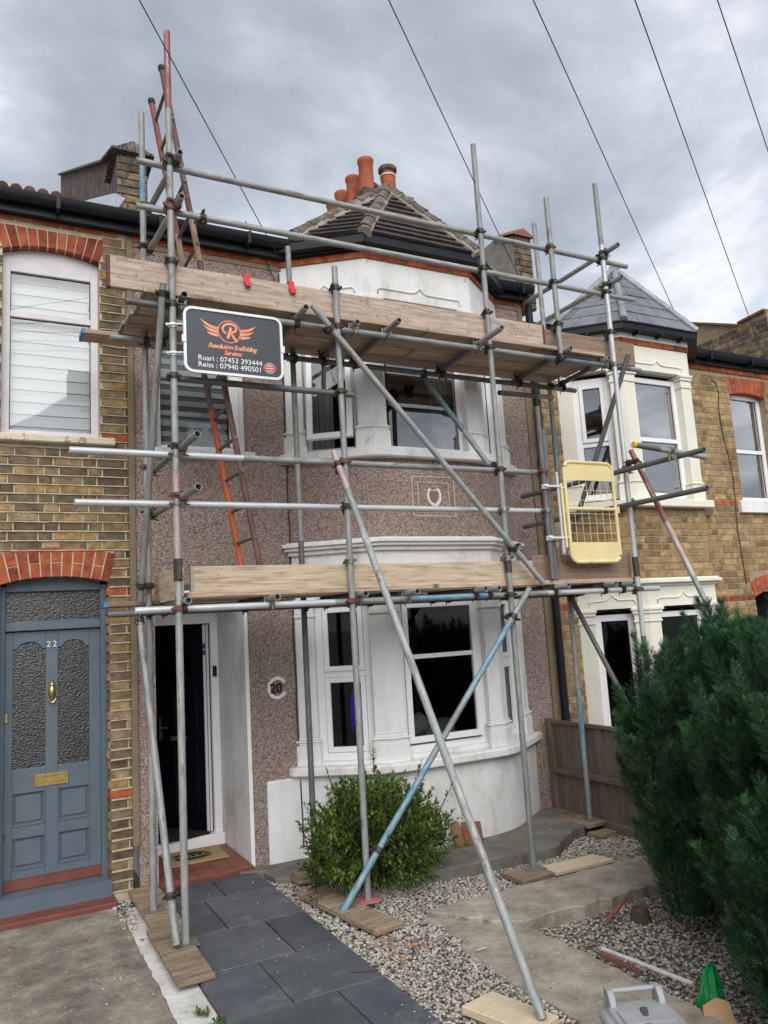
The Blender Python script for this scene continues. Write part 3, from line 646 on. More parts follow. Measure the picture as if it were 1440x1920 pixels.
# door
DC = -.15
d22 = MB()
d22.fbox(F0, .165, .865, .232, 2.072, DC - .045, DC - .022)
for a0, a1 in ((.165, .222), (.457, .546), (.78, .865)): d22.fbox(F0, a0, a1, .232, 2.072, DC - .03, DC)
for b0, b1 in ((.232, .30), (.535, .612), (.86, 1.03)):
    for a0, a1 in ((.222, .457), (.546, .78)): d22.fbox(F0, a0, a1, b0, b1, DC - .03, DC - .001)
for a0, a1 in ((.222, .457), (.546, .78)):
    ac = (a0 + a1) / 2; n_ = 20
    low = []
    for k in range(n_ + 1):
        a = a0 + (a1 - a0) * k / n_; q = (a - ac) / .085
        low.append((a, 1.936 + (.055 * math.sqrt(1 - q * q) if abs(q) < 1 else 0)))
    d22.prism([F0.p(a, b, DC - .001) for a, b in low] + [F0.p(a1, 2.072, DC - .001), F0.p(a0, 2.072, DC - .001)], F0.n * -.03)
    for b0, b1 in ((.30, .535), (.612, .86)):
        frame_rect(d22, F0, a0 - .002, a1 + .002, b0 - .002, b1 + .002, .012, DC - .025, DC + .006)
        d22.fbox(F0, a0 + .028, a1 - .028, b0 + .028, b1 - .028, DC - .03, DC - .008)
door22 = d22.build('door', 'door_grey', h22, bevel=.003)
for a0, a1 in ((.222, .457), (.546, .78)):
    m_ = MB(); m_.add([F0.p(a0, 1.02, DC - .016), F0.p(a1, 1.02, DC - .016), F0.p(a1, 2.0, DC - .016), F0.p(a0, 2.0, DC - .016)], [(0, 1, 2, 3)]); m_.build('pane', 'glass_obscure', door22)
m_ = MB(); frame_rect(m_, F0, .378, .62, .884, .975, .02, DC - .004, DC + .009); m_.fbox(F0, .396, .602, .905, .955, DC - .004, DC + .005); m_.build('letter_plate', 'brass', door22, bevel=.002)
m_ = MB(); o = F0.p(.5015, 1.49, DC + .022)
m_.lathe(o, [(.004, .20), (.009, .195), (.005, .182), (.008, .172), (.02, .168), (.022, .16), (.012, .15), (.022, .135), (.027, .11), (.022, .075), (.008, .055), (.006, .04)], 14)
ring = [F0.p(.5015 + math.cos(t) * .038, 1.60 + math.sin(t) * .088, DC + .03) for t in [math.pi + math.pi * k / 14 for k in range(15)]]
m_.path(ring, .0055, 7); m_.build('door_knocker', 'brass', door22)
m_ = MB(); m_.fbox(F0, .168, .19, 1.385, 1.455, DC, DC + .012); m_.tube(F0.p(.179, 1.43, DC + .01), F0.p(.179, 1.43, DC + .022), .010); m_.build('door_lock', 'brass', door22, bevel=.002)
m_ = MB(); m_.tube(F0.p(.172, .56, DC), F0.p(.172, .56, DC + .03), .012); m_.build('door_stud', 'dark_metal', door22)
text('house_number', '22', .066, F0, .46, 1.943, DC + .003, 'sign_frame', door22, space=1.4, offset=.0002, extrude=.003)
mb = MB()
mb.fbox(F0, .865, .92, .10, 2.43, DC - .05, DC + .03); mb.fbox(F0, .12, .165, .10, 2.43, DC - .05, DC + .03)
mb.fbox(F0, .165, .865, 2.078, 2.150, DC - .05, DC + .035); mb.fbox(F0, .165, .865, 2.385, 2.50, DC - .05, DC + .02)
mb.build('door_frame', 'door_grey', h22, bevel=.004)
m_ = MB(); m_.add([F0.p(.16, 2.14, DC - .012), F0.p(.87, 2.14, DC - .012), F0.p(.87, 2.39, DC - .012), F0.p(.16, 2.39, DC - .012)], [(0, 1, 2, 3)]); m_.build('fanlight', 'glass_obscure', h22)
room(h22, F0, .1, .95, .1, 2.5, DC - .06, .6)
mb = MB(); mb.fbox(F0, -.3, .935, -.05, .034, -.03, .20, 0); mb.build('doorstep', 'step_red', h22, bevel=.006)
mb = MB(); mb.fbox(F0, .12, .92, .034, .15, DC - .05, .03, 0); mb.fbox(F0, .165, .865, .155, .232, DC - .05, DC - .006, 1); mb.build('threshold', ['door_grey', 'step_red'], h22)
gutter(F0, -2.2, 1.03, 5.622, .20, h22)
mb = MB(); mb.add([(-2.2, 6.42, 5.63), (1.05, 6.42, 5.63), (1.05, 10.6, 7.5), (-2.2, 10.6, 7.5)], [(0, 1, 2, 3)]); rf = mb.build('roof', 'roof_red', h22)
for k in range(24):
    x = -1.7 + k * .1; m_ = MB(); m_.tube((x, 6.41, 5.615), (x, 6.85, 5.615 + .44 * .45), .048, 10); m_.build('roof_tile', 'roof_red', rf)
# party parapet between 22 and 20
mb = MB(); X0, X1 = 1.035, 1.30
pts = [(6.75, 5.55), (6.75, 6.36)] + [(p.y, p.z) for p in (PX(198, 306, X0), PX(114, 330, X0))]; pts += [(pts[-1][0], 5.7)]
mb.prism([(X0, y, z) for y, z in pts], (X1 - X0, 0, 0)); par = mb.build('parapet', 'tar_face', h22)
mb = MB()
for i in (1, 2):
    (y0, z0), (y1, z1) = pts[i], pts[i + 1]
    if i == 1: y0 -= .05
    mb.hexa([(X0 - .05, y0, z0 + .004), (X1 + .05, y0, z0 + .004), (X1 + .05, y1, z1 + .004), (X0 - .05, y1, z1 + .004), (X0 - .05, y0, z0 + .03), (X1 + .05, y0, z0 + .03), (X1 + .05, y1, z1 + .03), (X0 - .05, y1, z1 + .03)])
mb.prism([(X0 - .05, 6.69, 6.36), (X1 + .06, 6.69, 6.36), ((X0 + X1) / 2, 6.69, 6.47)], (0, .5, -.06)); mb.build('coping', 'tar_face', par)
FP = Fr((X0, 6.745, 0), (1, 0)); rest = restdict(); lay_bricks(FP, 0, X1 - X0, 5.5, 6.37, [], .0757, 5.2, par, 'brick_dark', lambda P, w: True, rest)
flush_rest(rest, par)
mb = MB(); q = [PX(*p, X0 - .012) for p in ((112, 384), (160, 376), (215, 362), (235, 372), (220, 392), (150, 400))]; mb.prism(q, (.008, 0, 0)); mb.build('flashing', 'foil_flash', par)
mb = MB(); mb.fbox(F0, 1.079, 1.129, .36, 5.43, -.05, .022); mb.build('corner_bead', 'strip_brown', h22, bevel=.003)

# ------------------------------------------------------------------ bay windows (shared builder)
def bay_path(pts, d):
    q = offset_poly(list(pts) + [(pts[-1][0], pts[-1][1] + .6), (pts[0][0], pts[0][1] + .6)], d)
    a, b = q[0], q[3]
    return [(q[5][0] if False else a[0], a[1]), q[1], q[2], (b[0], b[1])]
def rounded(pts, r=.22, n=7):
    out = [Vector(pts[0])]
    for i in (1, 2):
        a, b, c_ = Vector(pts[i - 1]), Vector(pts[i]), Vector(pts[i + 1])
        p0 = b + (a - b).normalized() * r; p1 = b + (c_ - b).normalized() * r
        for k in range(n + 1): t = k / n; out.append(p0 * (1 - t) ** 2 + b * 2 * t * (1 - t) + p1 * t * t)
    out.append(Vector(pts[3])); return [(v.x, v.y) for v in out]
def band(mb, pts, z0, z1, back=.0, mi=0, smooth=False):
    mb.plan(list(pts) + [(pts[-1][0], max(pts[-1][1], WALL) + .02 + back), (pts[0][0], max(pts[0][1], WALL) + .02 + back)], z0, z1, mi, smooth)
def hollow_band(mb, pts, inner, z0, z1, mi=0):
    n = len(pts)
    for i in range(n - 1):
        mb.prism([(pts[i][0], pts[i][1], z0), (pts[i + 1][0], pts[i + 1][1], z0), (inner[i + 1][0], inner[i + 1][1], z0), (inner[i][0], inner[i][1], z0)], (0, 0, z1 - z0), mi)
def corner_poly(c, d1, d2, w, t, off=0):
    n1 = Vector((-d1.y, d1.x)); n2 = Vector((d2.y, -d2.x))   # outward normals for faces going left / right of the corner
    c = Vector(c)
    q = [c + d1 * w, c, c + d2 * w, c + d2 * w - n2 * t, c + d1 * w - n1 * t]
    return offset_poly([(v.x, v.y) for v in q], off) if off else [(v.x, v.y) for v in q]
def bay_storey(parent, pts, z0, z1, material, wmat, glass, sash, frame_c=-.10, pil=.145, left_open=False, rail=None, base=.24):
    P = [Vector(p) for p in pts]; faces = [Fr((P[i].x, P[i].y, 0), (P[i + 1] - P[i])) for i in range(3)]; L_ = [(P[i + 1] - P[i]).length for i in range(3)]
    def levels(poly_fn):
        m_ = MB(); m_.plan(poly_fn(.022), z0, z0 + base * .72); m_.plan(poly_fn(.014), z0 + base * .72, z0 + base * .82); m_.plan(poly_fn(.026), z0 + base * .82, z0 + base * .9); m_.plan(poly_fn(.008), z0 + base * .9, z0 + base)
        m_.plan(poly_fn(0), z0 + base, z1 - .16); m_.plan(poly_fn(.012), z1 - .16, z1 - .13); m_.plan(poly_fn(.004), z1 - .13, z1 - .07); m_.plan(poly_fn(.02), z1 - .07, z1 - .035); m_.plan(poly_fn(.032), z1 - .035, z1)
        return m_.build('pillar', material, parent, bevel=.006)
    for i, (d1, d2) in ((1, ((P[0] - P[1]).normalized(), (P[2] - P[1]).normalized())), (2, ((P[1] - P[2]).normalized(), (P[3] - P[2]).normalized()))):
        levels(lambda o: corner_poly(P[i], d1, d2, pil, .14, o))
    for i, fr, a0, a1 in ((0, faces[0], 0, .17), (3, faces[2], L_[2] - .17, L_[2])):
        def pf(o, fr=fr, a0=a0, a1=a1):
            q = [fr.p(a0, 0, 0), fr.p(a1, 0, 0), fr.p(a1, 0, -.14), fr.p(a0, 0, -.14)]; q = [(v.x, v.y) for v in q]
            return offset_poly(q, o) if o else q
        levels(pf)
    ws = []
    for i, fr in enumerate(faces):
        a0 = .17 if i == 0 else pil; a1 = L_[i] - (.17 if i == 2 else pil)
        ws.append((fr, a0, a1))
    return faces, L_, ws
def ogee(parent, fr, a0, a1, b, material, h=.075):
    m_ = MB(); am = (a0 + a1) / 2; pts_ = [fr.p(a0, b - .05, .004), fr.p(a0 + .005, b - .015, .004), fr.p(a0 + .03, b, .004)]
    w = .11
    pts_ += [fr.p(am - w, b, .004)]
    for k in range(1, 9): t = k / 8; pts_.append(fr.p(am - w * (1 - t), b + h * t ** 2.4, .004))
    for k in range(7, -1, -1): t = k / 8; pts_.append(fr.p(am + w * (1 - t), b + h * t ** 2.4, .004))
    pts_ += [fr.p(a1 - .03, b, .004), fr.p(a1 - .005, b - .015, .004), fr.p(a1, b - .05, .004)]
    m_.path(pts_, .0095, 6); return m_.build('hood_moulding', material, parent)
def facet_tiles(E0, E1, AP, rows, parent, name, material, tile_w=None, th=.014, lap=.012, seed=0):
    E0, E1, AP = Vector(E0), Vector(E1), Vector(AP); nrm = (E1 - E0).cross(AP - E0).normalized()
    if nrm.z < 0: nrm = -nrm
    Ln = (E1 - E0).length; rr = random.Random(seed)
    for i in range(rows):
        t0, t1 = i / rows, min(1, (i + 1) / rows + lap)
        l0, r0, l1, r1 = E0.lerp(AP, t0), E1.lerp(AP, t0), E0.lerp(AP, t1), E1.lerp(AP, t1)
        w0 = (r0 - l0).length; n = max(1, round(w0 / tile_w)) if tile_w else 1
        cuts = [0] + [(k + (.5 if i % 2 else 0)) / n for k in range(0 if i % 2 else 1, n)] + [1]; cuts = sorted(set(min(1, max(0, c_)) for c_ in cuts))
        for k in range(len(cuts) - 1):
            g = .0022 / max(w0, .05) if tile_w else 0; c0, c1 = cuts[k] + g, cuts[k + 1] - g; o = rr.uniform(-.002, .002)
            a, b, c_, d = l0.lerp(r0, c0), l0.lerp(r0, c1), l1.lerp(r1, c1), l1.lerp(r1, c0)
            m_ = MB(); up = nrm * (th + o)
            m_.hexa([a, b, c_, d, a + up * 1.7, b + up * 1.7, c_ + up * .35, d + up * .35]); m_.build(name, material, parent)
def hip(A, B, parent, r, n, material, name='hip_tile', bed=None, seed=0):
    A, B = Vector(A), Vector(B); rr = random.Random(seed)
    for k in range(n):
        p, q = A.lerp(B, k / n), A.lerp(B, (k + 1.06) / n if k < n - 1 else 1); off = Vector((0, 0, rr.uniform(-.004, .004)))
        m_ = MB(); m_.tube(p + off, q + off, r * 1.08, 12, r2=r * .92); m_.build(name, material, parent)
    if bed:
        m_ = MB()
        for k in range(n * 3):
            p, q = A.lerp(B, k / n / 3), A.lerp(B, (k + 1) / n / 3); m_.tube(p - Z * (r * .62), q - Z * (r * .62), r * rr.uniform(1.02, 1.22), 8)
        m_.build('hip_bedding', bed, parent)

# ------------------------------------------------------------------ number 20, pebbledashed, under scaffold
h20 = empty('terrace_house', (3.2, 6.7, 0), 'pebbledashed terrace house with white bay behind the scaffold, middle of the row', 'house')
mb = MB(); wall_holes(mb, F0, 1.129, 5.335, -.1, 5.43, [(1.315, 2.12, 3.565, 4.95), (1.27, 2.035, -.1, 2.40, .9), (2.66, 4.88, .75, 2.25), (2.66, 4.88, 3.5, 5.05)], .16)
w20 = mb.build('wall', 'pebbledash', h20)
mb = MB(); mb.fbox(F0, 5.337, 5.39, -.05, 5.43, -.05, .02); mb.build('corner_bead', 'strip_brown', h20, bevel=.003)
mb = MB(); mb.fbox(F0, 1.08, 5.39, 5.38, 5.425, -.01, .008); mb.build('render_stop', 'strip_brown', h20)
a = 1.14; i = 0
while a < 5.36:
    w = .215
    if not 2.55 < a + w / 2 < 4.98:
        m_ = MB(); m_.fbox(F0, a, a + w - .012, 5.43, 5.492, -.02, .018 + R.uniform(-.002, .002)); m_.build('brick', 'brick_red', w20, bevel=.003)
    a += w
mb = MB(); mb.fbox(F0, 1.08, 5.39, 5.424, 5.56, -.02, .004); mb.build('frieze', 'mortar_dull', h20)
# porch: white jamb, back wall, ceiling
mb = MB()
mb.box(2.032, 2.07, 6.606, 7.5, -.05, 2.40); mb.box(1.23, 1.274, 6.605, 7.5, -.05, 2.40); mb.box(1.23, 2.07, 6.61, 7.5, 2.398, 2.45)
mb.build('porch_lining', 'white_render', h20)
mb = MB(); mb.fbox(F0, 2.03, 2.062, .03, 2.40, -.0035, .008); mb.build('door_architrave', 'white_paint', h20)
FD = Fr((0, 7.44, 0), (1, 0))
mb = MB(); mb.fbox(FD, 1.28, 1.36, .14, 2.30, -.06, 0); mb.fbox(FD, 1.955, 2.03, .14, 2.30, -.06, 0); mb.fbox(FD, 1.36, 1.955, 2.075, 2.30, -.06, 0); mb.fbox(FD, 1.28, 2.03, .05, .155, -.1, .07)
mb.build('door_frame', 'upvc', h20, bevel=.006)
mb = MB(); mb.tube(FD.p(1.985, 1.62, .0), FD.p(1.985, 1.62, .02), .001); mb.fbox(FD, 1.968, 2.004, 1.57, 1.67, 0, .022); mb.build('doorbell', 'black_plastic', h20, bevel=.006)
th = math.radians(52); hx, hy = 1.93, 7.47
FL = Fr((hx, hy, 0), (-math.cos(th), math.sin(th)))       # door leaf swung inwards on its right-hand edge; outward side is -n
mb = MB(); mb.fbox(FL, .0, .04, .16, 2.07, -.022, .022, 1); mb.fbox(FL, .04, .62, .16, 2.07, -.022, .022, 0)
for b0, b1 in ((.35, .95), (1.05, 1.45)):
    for a0, a1 in ((.12, .30), (.38, .56)): mb.fbox(FL, a0, a1, b0, b1, -.03, -.02, 0)
leaf = mb.build('door', ['door_navy', 'upvc'], h20, bevel=.004)
mb = MB(); mb.prism([FL.p(.34 + math.cos(t) * .16, 1.58 + math.sin(t) * .30, -.0235) for t in [math.pi * k / 12 for k in range(13)]], FL.n * .002); mb.build('pane', 'glass_dim', leaf)
mb = MB(); mb.fbox(FL, .25, .43, .98, 1.02, -.036, -.022); mb.build('letter_plate', 'steel_dark', leaf)
mb = MB(); mb.fbox(FL, .55, .575, .98, 1.2, -.032, -.022); mb.tube(FL.p(.56, 1.1, -.05), FL.p(.46, 1.1, -.05), .009); mb.build('door_handle', 'steel_dark', leaf)
for b in (1.86, 1.80): 
    m_ = MB(); m_.fbox(FL, .006, .036, b - .025, b + .025, -.0235, -.0225); m_.build('sticker', 'paper_blue', leaf)
room(h20, FD, 1.2, 2.1, .1, 2.35, -.06, 2.2)
# quarry tiles in the porch
st = MB(); st.box(1.275, 2.031, 6.53, 7.44, -.05, .046); st = st.build('doorstep', 'step_red', h20, bevel=.004)
for i in range(5):
    for j in range(6):
        m_ = MB(); x0 = 1.278 + i * .1506; y0 = 6.533 + j * .1508
        m_.box(x0 + .002, x0 + .1486, y0 + .002, y0 + .1488, .03, .056 + R.uniform(-.001, .001)); m_.build('floor_tile', 'tile_red', st, bevel=.002)
# house number ring
mb = MB(); n_ = 26
for k in range(n_):
    t0, t1 = math.radians(28 + 304 * k / n_), math.radians(28 + 304 * (k + 1) / n_); c0 = F0.p(2.313, 1.467, 0)
    ro, ri = .098 + R.uniform(-.003, .003), .070
    def q(t, r, c): return F0.p(2.313 + math.cos(t) * r * .92, 1.467 + math.sin(t) * r, c)
    mb.hexa([q(t0, ri, .012), q(t1, ri, .012), q(t1, ri, -.005), q(t0, ri, -.005), q(t0, ro, .012), q(t1, ro, .012), q(t1, ro, -.005), q(t0, ro, -.005)])
num = mb.build('number_ring', 'white_render', h20)
text('house_number', '20', .115, F0, 2.243, 1.428, .008, 'wire_black', num, offset=.003, extrude=.006)
# first-floor window over the door
w = window(h20, F0, 1.315, 2.12, 3.575, 4.95, -.07, .05, [], 'upvc', 'glass')
mb = MB(); mb.fbox(F0, 1.985, 2.07, 3.63, 4.90, -.12, -.058); mb.build('mullion', 'upvc', w, bevel=.004)
mb = MB(); z = 3.63; k = 0
while z < 4.92: mb.fbox(F0, 1.36, 1.985, z, z + .048, -.17 - .012 * (k % 2), -.165 - .012 * (k % 2), k % 2); z += .048; k += 1
mb.build('blind', ['blind', 'blind_grey'], w)
for k, (a, s) in enumerate(((1.66, .12), (1.78, .13), (1.90, .11), (1.58, .09))):
    m_ = MB(); m_.prism([F0.p(a - s / 2, 3.64, -.15 - .004 * k), F0.p(a + s / 2, 3.64, -.15 - .004 * k), F0.p(a + s / 2, 3.64 + s * .9, -.15 - .004 * k), F0.p(a, 3.64 + s * 1.5, -.15 - .004 * k), F0.p(a - s / 2, 3.64 + s * .9, -.15 - .004 * k)], F0.n * -.003); m_.build('paper_house', 'sign_white', w)
room(h20, F0, 1.3, 2.13, 3.55, 4.97, -.15, .9, 'room_mid')
mb = MB(); mb.fbox(F0, 1.28, 2.18, 3.50, 3.572, -.06, .05); mb.build('window_sill', 'white_paint', h20, bevel=.006)
# low white plinth left of the bay
mb = MB(); mb.fbox(F0, 2.187, 2.62, .0, .69, -.02, .028); mb.build('plinth', 'white_render', h20, bevel=.012)
mb = MB(); mb.path([F0.p(2.488 + .004 * math.sin(k * 1.7), .1 + 5.25 * k / 30, .03 if k < 4 else .006) for k in range(31)], .006, 6); mb.build('wall_cable', 'wire_black', h20)
# the bay
BP = [(2.50, WALL), (3.17, 6.12), (4.36, 6.12), (5.03, WALL)]
mb = MB(); band(mb, rounded(bay_path(BP, .03), .3), 0.0, .70, 0, 0, True); mb.build('bay_plinth', 'white_render', h20)
mb = MB(); band(mb, rounded(bay_path(BP, .105), .16), .70, .775); mb.build('bay_sill', 'white_paint', h20, bevel=.012)
fs, ln, ws = bay_storey(h20, BP, .775, 2.22, 'white_paint', 'upvc', 'glass_dim', ())
SILL = .80
fr, a0, a1 = ws[0]; window(h20, fr, a0, a1, SILL, 2.21, -.075, .07, [1.545], 'upvc', 'glass_dim', sash=(0, 1))
mb = MB(); mb.fbox(fr, a0 - .01, a1 + .01, .775, SILL, -.14, -.03); mb.build('inner_sill', 'white_paint', h20)
fr, a0, a1 = ws[1]
# front light: fixed frame with a wide casement standing open
mb = MB(); frame_rect(mb, fr, a0, a1, SILL + .02, 2.21, .06, -.15, -.075); wf = mb.build('window', 'upvc', h20, bevel=.004)
mb = MB(); mb.fbox(fr, a0 - .01, a1 + .01, .775, SILL + .02, -.16, -.03); mb.build('inner_sill', 'white_paint', wf, bevel=.006)
o = fr.p(a0 + .065, 0, -.085); fo = Fr(o, (math.cos(math.radians(-3)), math.sin(math.radians(-3))))
wd = a1 - a0 - .13
mb = MB(); frame_rect(mb, fo, 0, wd, .90, 2.15, .055, -.03, .025); mb.fbox(fo, .055, wd - .055, 1.635, 1.675, -.028, .02); cs = mb.build('sash', 'upvc', wf, bevel=.004)
for b0, b1 in ((.955, 1.635), (1.675, 2.095)):
    m_ = MB(); m_.add([fo.p(.055, b0, -.002), fo.p(wd - .055, b0, -.002), fo.p(wd - .055, b1, -.002), fo.p(.055, b1, -.002)], [(0, 1, 2, 3)]); m_.build('pane', 'glass_dim', cs)
fr, a0, a1 = ws[2]; window(h20, fr, a0, a1, SILL, 2.21, -.075, .07, [1.545], 'upvc', 'glass_dim', sash=(0, 1))
mb = MB(); mb.fbox(fr, a0 - .01, a1 + .01, .775, SILL, -.14, -.03); mb.build('inner_sill', 'white_paint', h20)
mb = MB(); hollow_band(mb, bay_path(BP, .0), bay_path(BP, -.16), 2.22, 2.62); mb.build('bay_lintel', 'white_paint', h20)
mb = MB(); band(mb, bay_path(BP, .035), 2.62, 2.66); band(mb, bay_path(BP, .07), 2.66, 2.69); band(mb, bay_path(BP, .095), 2.69, 2.725); band(mb, bay_path(BP, .05), 2.725, 2.74); mb.build('bay_cornice', 'white_paint', h20, bevel=.006)
ogee(h20, fs[1], .16, ln[1] - .16, 2.43, 'white_paint'); ogee(h20, fs[0], .16, ln[0] - .12, 2.43, 'white_paint', .06)
mb = MB(); band(mb, rounded(bay_path(BP, .0), .3), 2.74, 3.475, 0, 0, True); sp_ = mb.build('bay_spandrel', 'pebbledash', h20)
mb = MB(); band(mb, rounded(bay_path(BP, .085), .1), 3.475, 3.56); mb.build('bay_sill', 'white_render', h20, bevel=.012)
BPU = BP
fs, ln, ws = bay_storey(h20, BPU, 3.56, 5.04, 'white_render', 'upvc', 'glass', ())
fr, a0, a1 = ws[0]
mb = MB(); frame_rect(mb, fr, a0, a1, 3.565, 5.03, .05, -.15, -.085); wl_ = mb.build('window', 'upvc', h20, bevel=.004)
ta = math.radians(7); hz = 4.9                        # top-hung sash, bottom pushed out
def tilt(a, b, c): return fr.p(a, hz - (hz - b) * math.cos(ta) + c * math.sin(ta), -.07 + (hz - b) * math.sin(ta) + c * math.cos(ta))
class TF:
    def p(s, a, b, c=0): return tilt(a, b, c)
tf = TF(); mb = MB(); frame_rect(mb, tf, a0 + .045, a1 - .035, 3.66, hz, .055, -.03, .02); cs = mb.build('sash', 'upvc', wl_, bevel=.004)
m_ = MB(); m_.add([tf.p(a0 + .10, 3.715), tf.p(a1 - .09, 3.715), tf.p(a1 - .09, hz - .055), tf.p(a0 + .10, hz - .055)], [(0, 1, 2, 3)]); m_.build('pane', 'glass', cs)
fr, a0, a1 = ws[1]; window(h20, fr, a0, a1, 3.565, 5.03, -.085, .05, [], 'upvc', 'glass_mid')
fr, a0, a1 = ws[2]; window(h20, fr, a0, a1, 3.565, 5.03, -.085, .05, [], 'upvc', 'glass_mid')
mb = MB(); hollow_band(mb, bay_path(BPU, .0), bay_path(BPU, -.16), 5.04, 5.41); mb.build('bay_frieze', 'white_render', h20)
ogee(h20, fs[1], .13, ln[1] - .13, 5.135, 'white_render', .06); ogee(h20, fs[0], .14, ln[0] - .1, 5.135, 'white_render', .05)
pth = bay_path(BPU, .016)
for i in range(3):
    f_ = Fr((pth[i][0], pth[i][1], 0), Vector(pth[i + 1]) - Vector(pth[i])); Lx = (Vector(pth[i + 1]) - Vector(pth[i])).length; n_ = max(1, round(Lx / .225))
    for k in range(n_):
        m_ = MB(); m_.fbox(f_, Lx * k / n_ + .005, Lx * (k + 1) / n_ - .005, 5.415, 5.475, -.09, R.uniform(-.002, .002)); m_.build('brick', 'brick_red', w20, bevel=.003)
mb = MB(); band(mb, bay_path(BPU, .004), 5.408, 5.50); mb.build('brick_bed', 'mortar_dull', h20)
mb = MB(); band(mb, bay_path(BPU, .06), 5.485, 5.53); band(mb, bay_path(BPU, .025), 5.475, 5.487); hollow_band(mb, bay_path(BPU, .13), bay_path(BPU, .02), 5.505, 5.60); hollow_band(mb, bay_path(BPU, .14), bay_path(BPU, .115), 5.59, 5.606); mb.build('bay_gutter', 'black_plastic', h20, bevel=.008)
gutter(F0, 1.03, 2.55, 5.622, .20, h20); gutter(F0, 4.98, 5.46, 5.622, .20, h20)
q = bay_path(BPU, .13); AP20 = (3.765, 6.62, 6.50); EL = [(2.60, 6.46, 5.66), (q[1][0], q[1][1], 5.60), (q[2][0], q[2][1], 5.60), (4.93, 6.46, 5.66)]
mb = MB(); mb.add(EL + [AP20, (2.6, 7.2, 5.7), (4.93, 7.2, 5.7)], [(0, 1, 4), (1, 2, 4), (2, 3, 4), (0, 4, 5), (3, 6, 4), (4, 6, 5)]); rf = mb.build('bay_roof', 'roof_tile', h20)
for i in range(3): facet_tiles(EL[i], EL[i + 1], AP20, 11, rf, 'tile_course', 'roof_tile', None, .02, seed=i)
for i, n_ in ((0, 6), (1, 6), (2, 7), (3, 6)): hip(Vector(EL[i]) + Z * .03, Vector(AP20) + Z * .03, rf, .062, n_, 'hip_stone', bed='cement', seed=i)
mb = MB()
for k in range(14): mb.add([Vector(AP20) + Vector((R.uniform(-.07, .07), R.uniform(-.03, .12), R.uniform(-.05, .06))) + v * R.uniform(.05, .085) for v in ICO], ICF)
mb.build('apex_mortar', 'cement', rf)
mb = MB(); mb.add([(1.05, 6.42, 5.63), (5.5, 6.42, 5.63), (5.5, 10.6, 7.5), (1.05, 10.6, 7.5)], [(0, 1, 2, 3)]); mb.build('roof', 'roof_tile', h20)
# rooms behind the bay
mb = MB(); mb.box(2.5, 5.0, 6.75, 9.6, .2, 2.55); mb.f.pop(2); mb.m.pop(2); mb.sm.pop(2); mb.build('room_interior', 'room', h20)
mb = MB(); mb.box(2.5, 5.0, 6.75, 9.0, 3.0, 5.1); mb.f.pop(2); mb.m.pop(2); mb.sm.pop(2); mb.build('room_interior', 'room', h20)
mb = MB()
for k in range(12): x = 3.98 + k * .03; mb.fbox(F0, x, x + .03, 3.5, 4.8, .16 + .02 * (k % 2), .19 + .02 * (k % 2))
mb.build('curtain', 'curtain', h20)
mb = MB()
for k in range(14): x = 2.62 + k * .03; mb.fbox(F0, x, x + .03, 3.5, 4.8, -.16 + .02 * (k % 2), -.13 + .02 * (k % 2))
mb.build('curtain', 'curtain', h20)
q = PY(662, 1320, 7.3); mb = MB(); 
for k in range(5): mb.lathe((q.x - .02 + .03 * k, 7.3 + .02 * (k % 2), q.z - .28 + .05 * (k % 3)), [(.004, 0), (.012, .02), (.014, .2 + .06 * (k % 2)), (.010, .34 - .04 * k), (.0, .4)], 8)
mb.build('violet_glow_strips', 'violet_glow', h20)  # added glowing strips, standing in for a violet glow behind the bay glass
mb = MB(); mb.tube((3.6, 7.2, .78), (4.4, 7.2, .80), .16, 14); mb.tube((3.75, 7.0, .9), (4.0, 7.05, .95), .11, 12); mb.build('bedding', 'bed', h20)
# gold framed plaque with horseshoe
fs20 = Fr((3.17, 6.12, 0), (1, 0)); ac = .595
mb = MB()
for (w, h, t) in ((.235, .19, .008), (.172, .135, .006)):
    frame_rect(mb, fs20, ac - w, ac + w, 3.125 - h, 3.125 + h, t, -.01, .006)
plq = mb.build('plaque_frame', 'plaque_line', h20)
mb = MB(); n_ = 22
hp = []
for k in range(n_ + 1):
    t = math.radians(128 + 284 * k / n_); w_ = .0105 + .004 * max(0, -math.sin(t)); hp.append((math.cos(t), math.sin(t), w_))
for k in range(n_):
    (c0, s0, w0), (c1, s1, w1) = hp[k], hp[k + 1]
    def e_(c, s, w, sg, d): return fs20.p(ac + c * (.066 + sg * w), 3.13 + s * (.088 + sg * w), d)
    mb.hexa([e_(c0, s0, w0, -1, .014), e_(c1, s1, w1, -1, .014), e_(c1, s1, w1, -1, -.01), e_(c0, s0, w0, -1, -.01), e_(c0, s0, w0, 1, .014), e_(c1, s1, w1, 1, .014), e_(c1, s1, w1, 1, -.01), e_(c0, s0, w0, 1, -.01)])
mb.fbox(fs20, ac - .05, ac + .05, 3.178, 3.186, -.01, .01)
hs = mb.build('horseshoe', 'white_paint', h20)
mb = MB(); mb.prism([fs20.p(ac + a, 3.13 + b, .004) for a, b in ((-.038, .03), (-.038, -.03), (-.02, -.055), (.02, -.055), (.038, -.03), (.038, .03))], fs20.n * -.01); mb.build('horseshoe_field', 'strip_brown', hs)
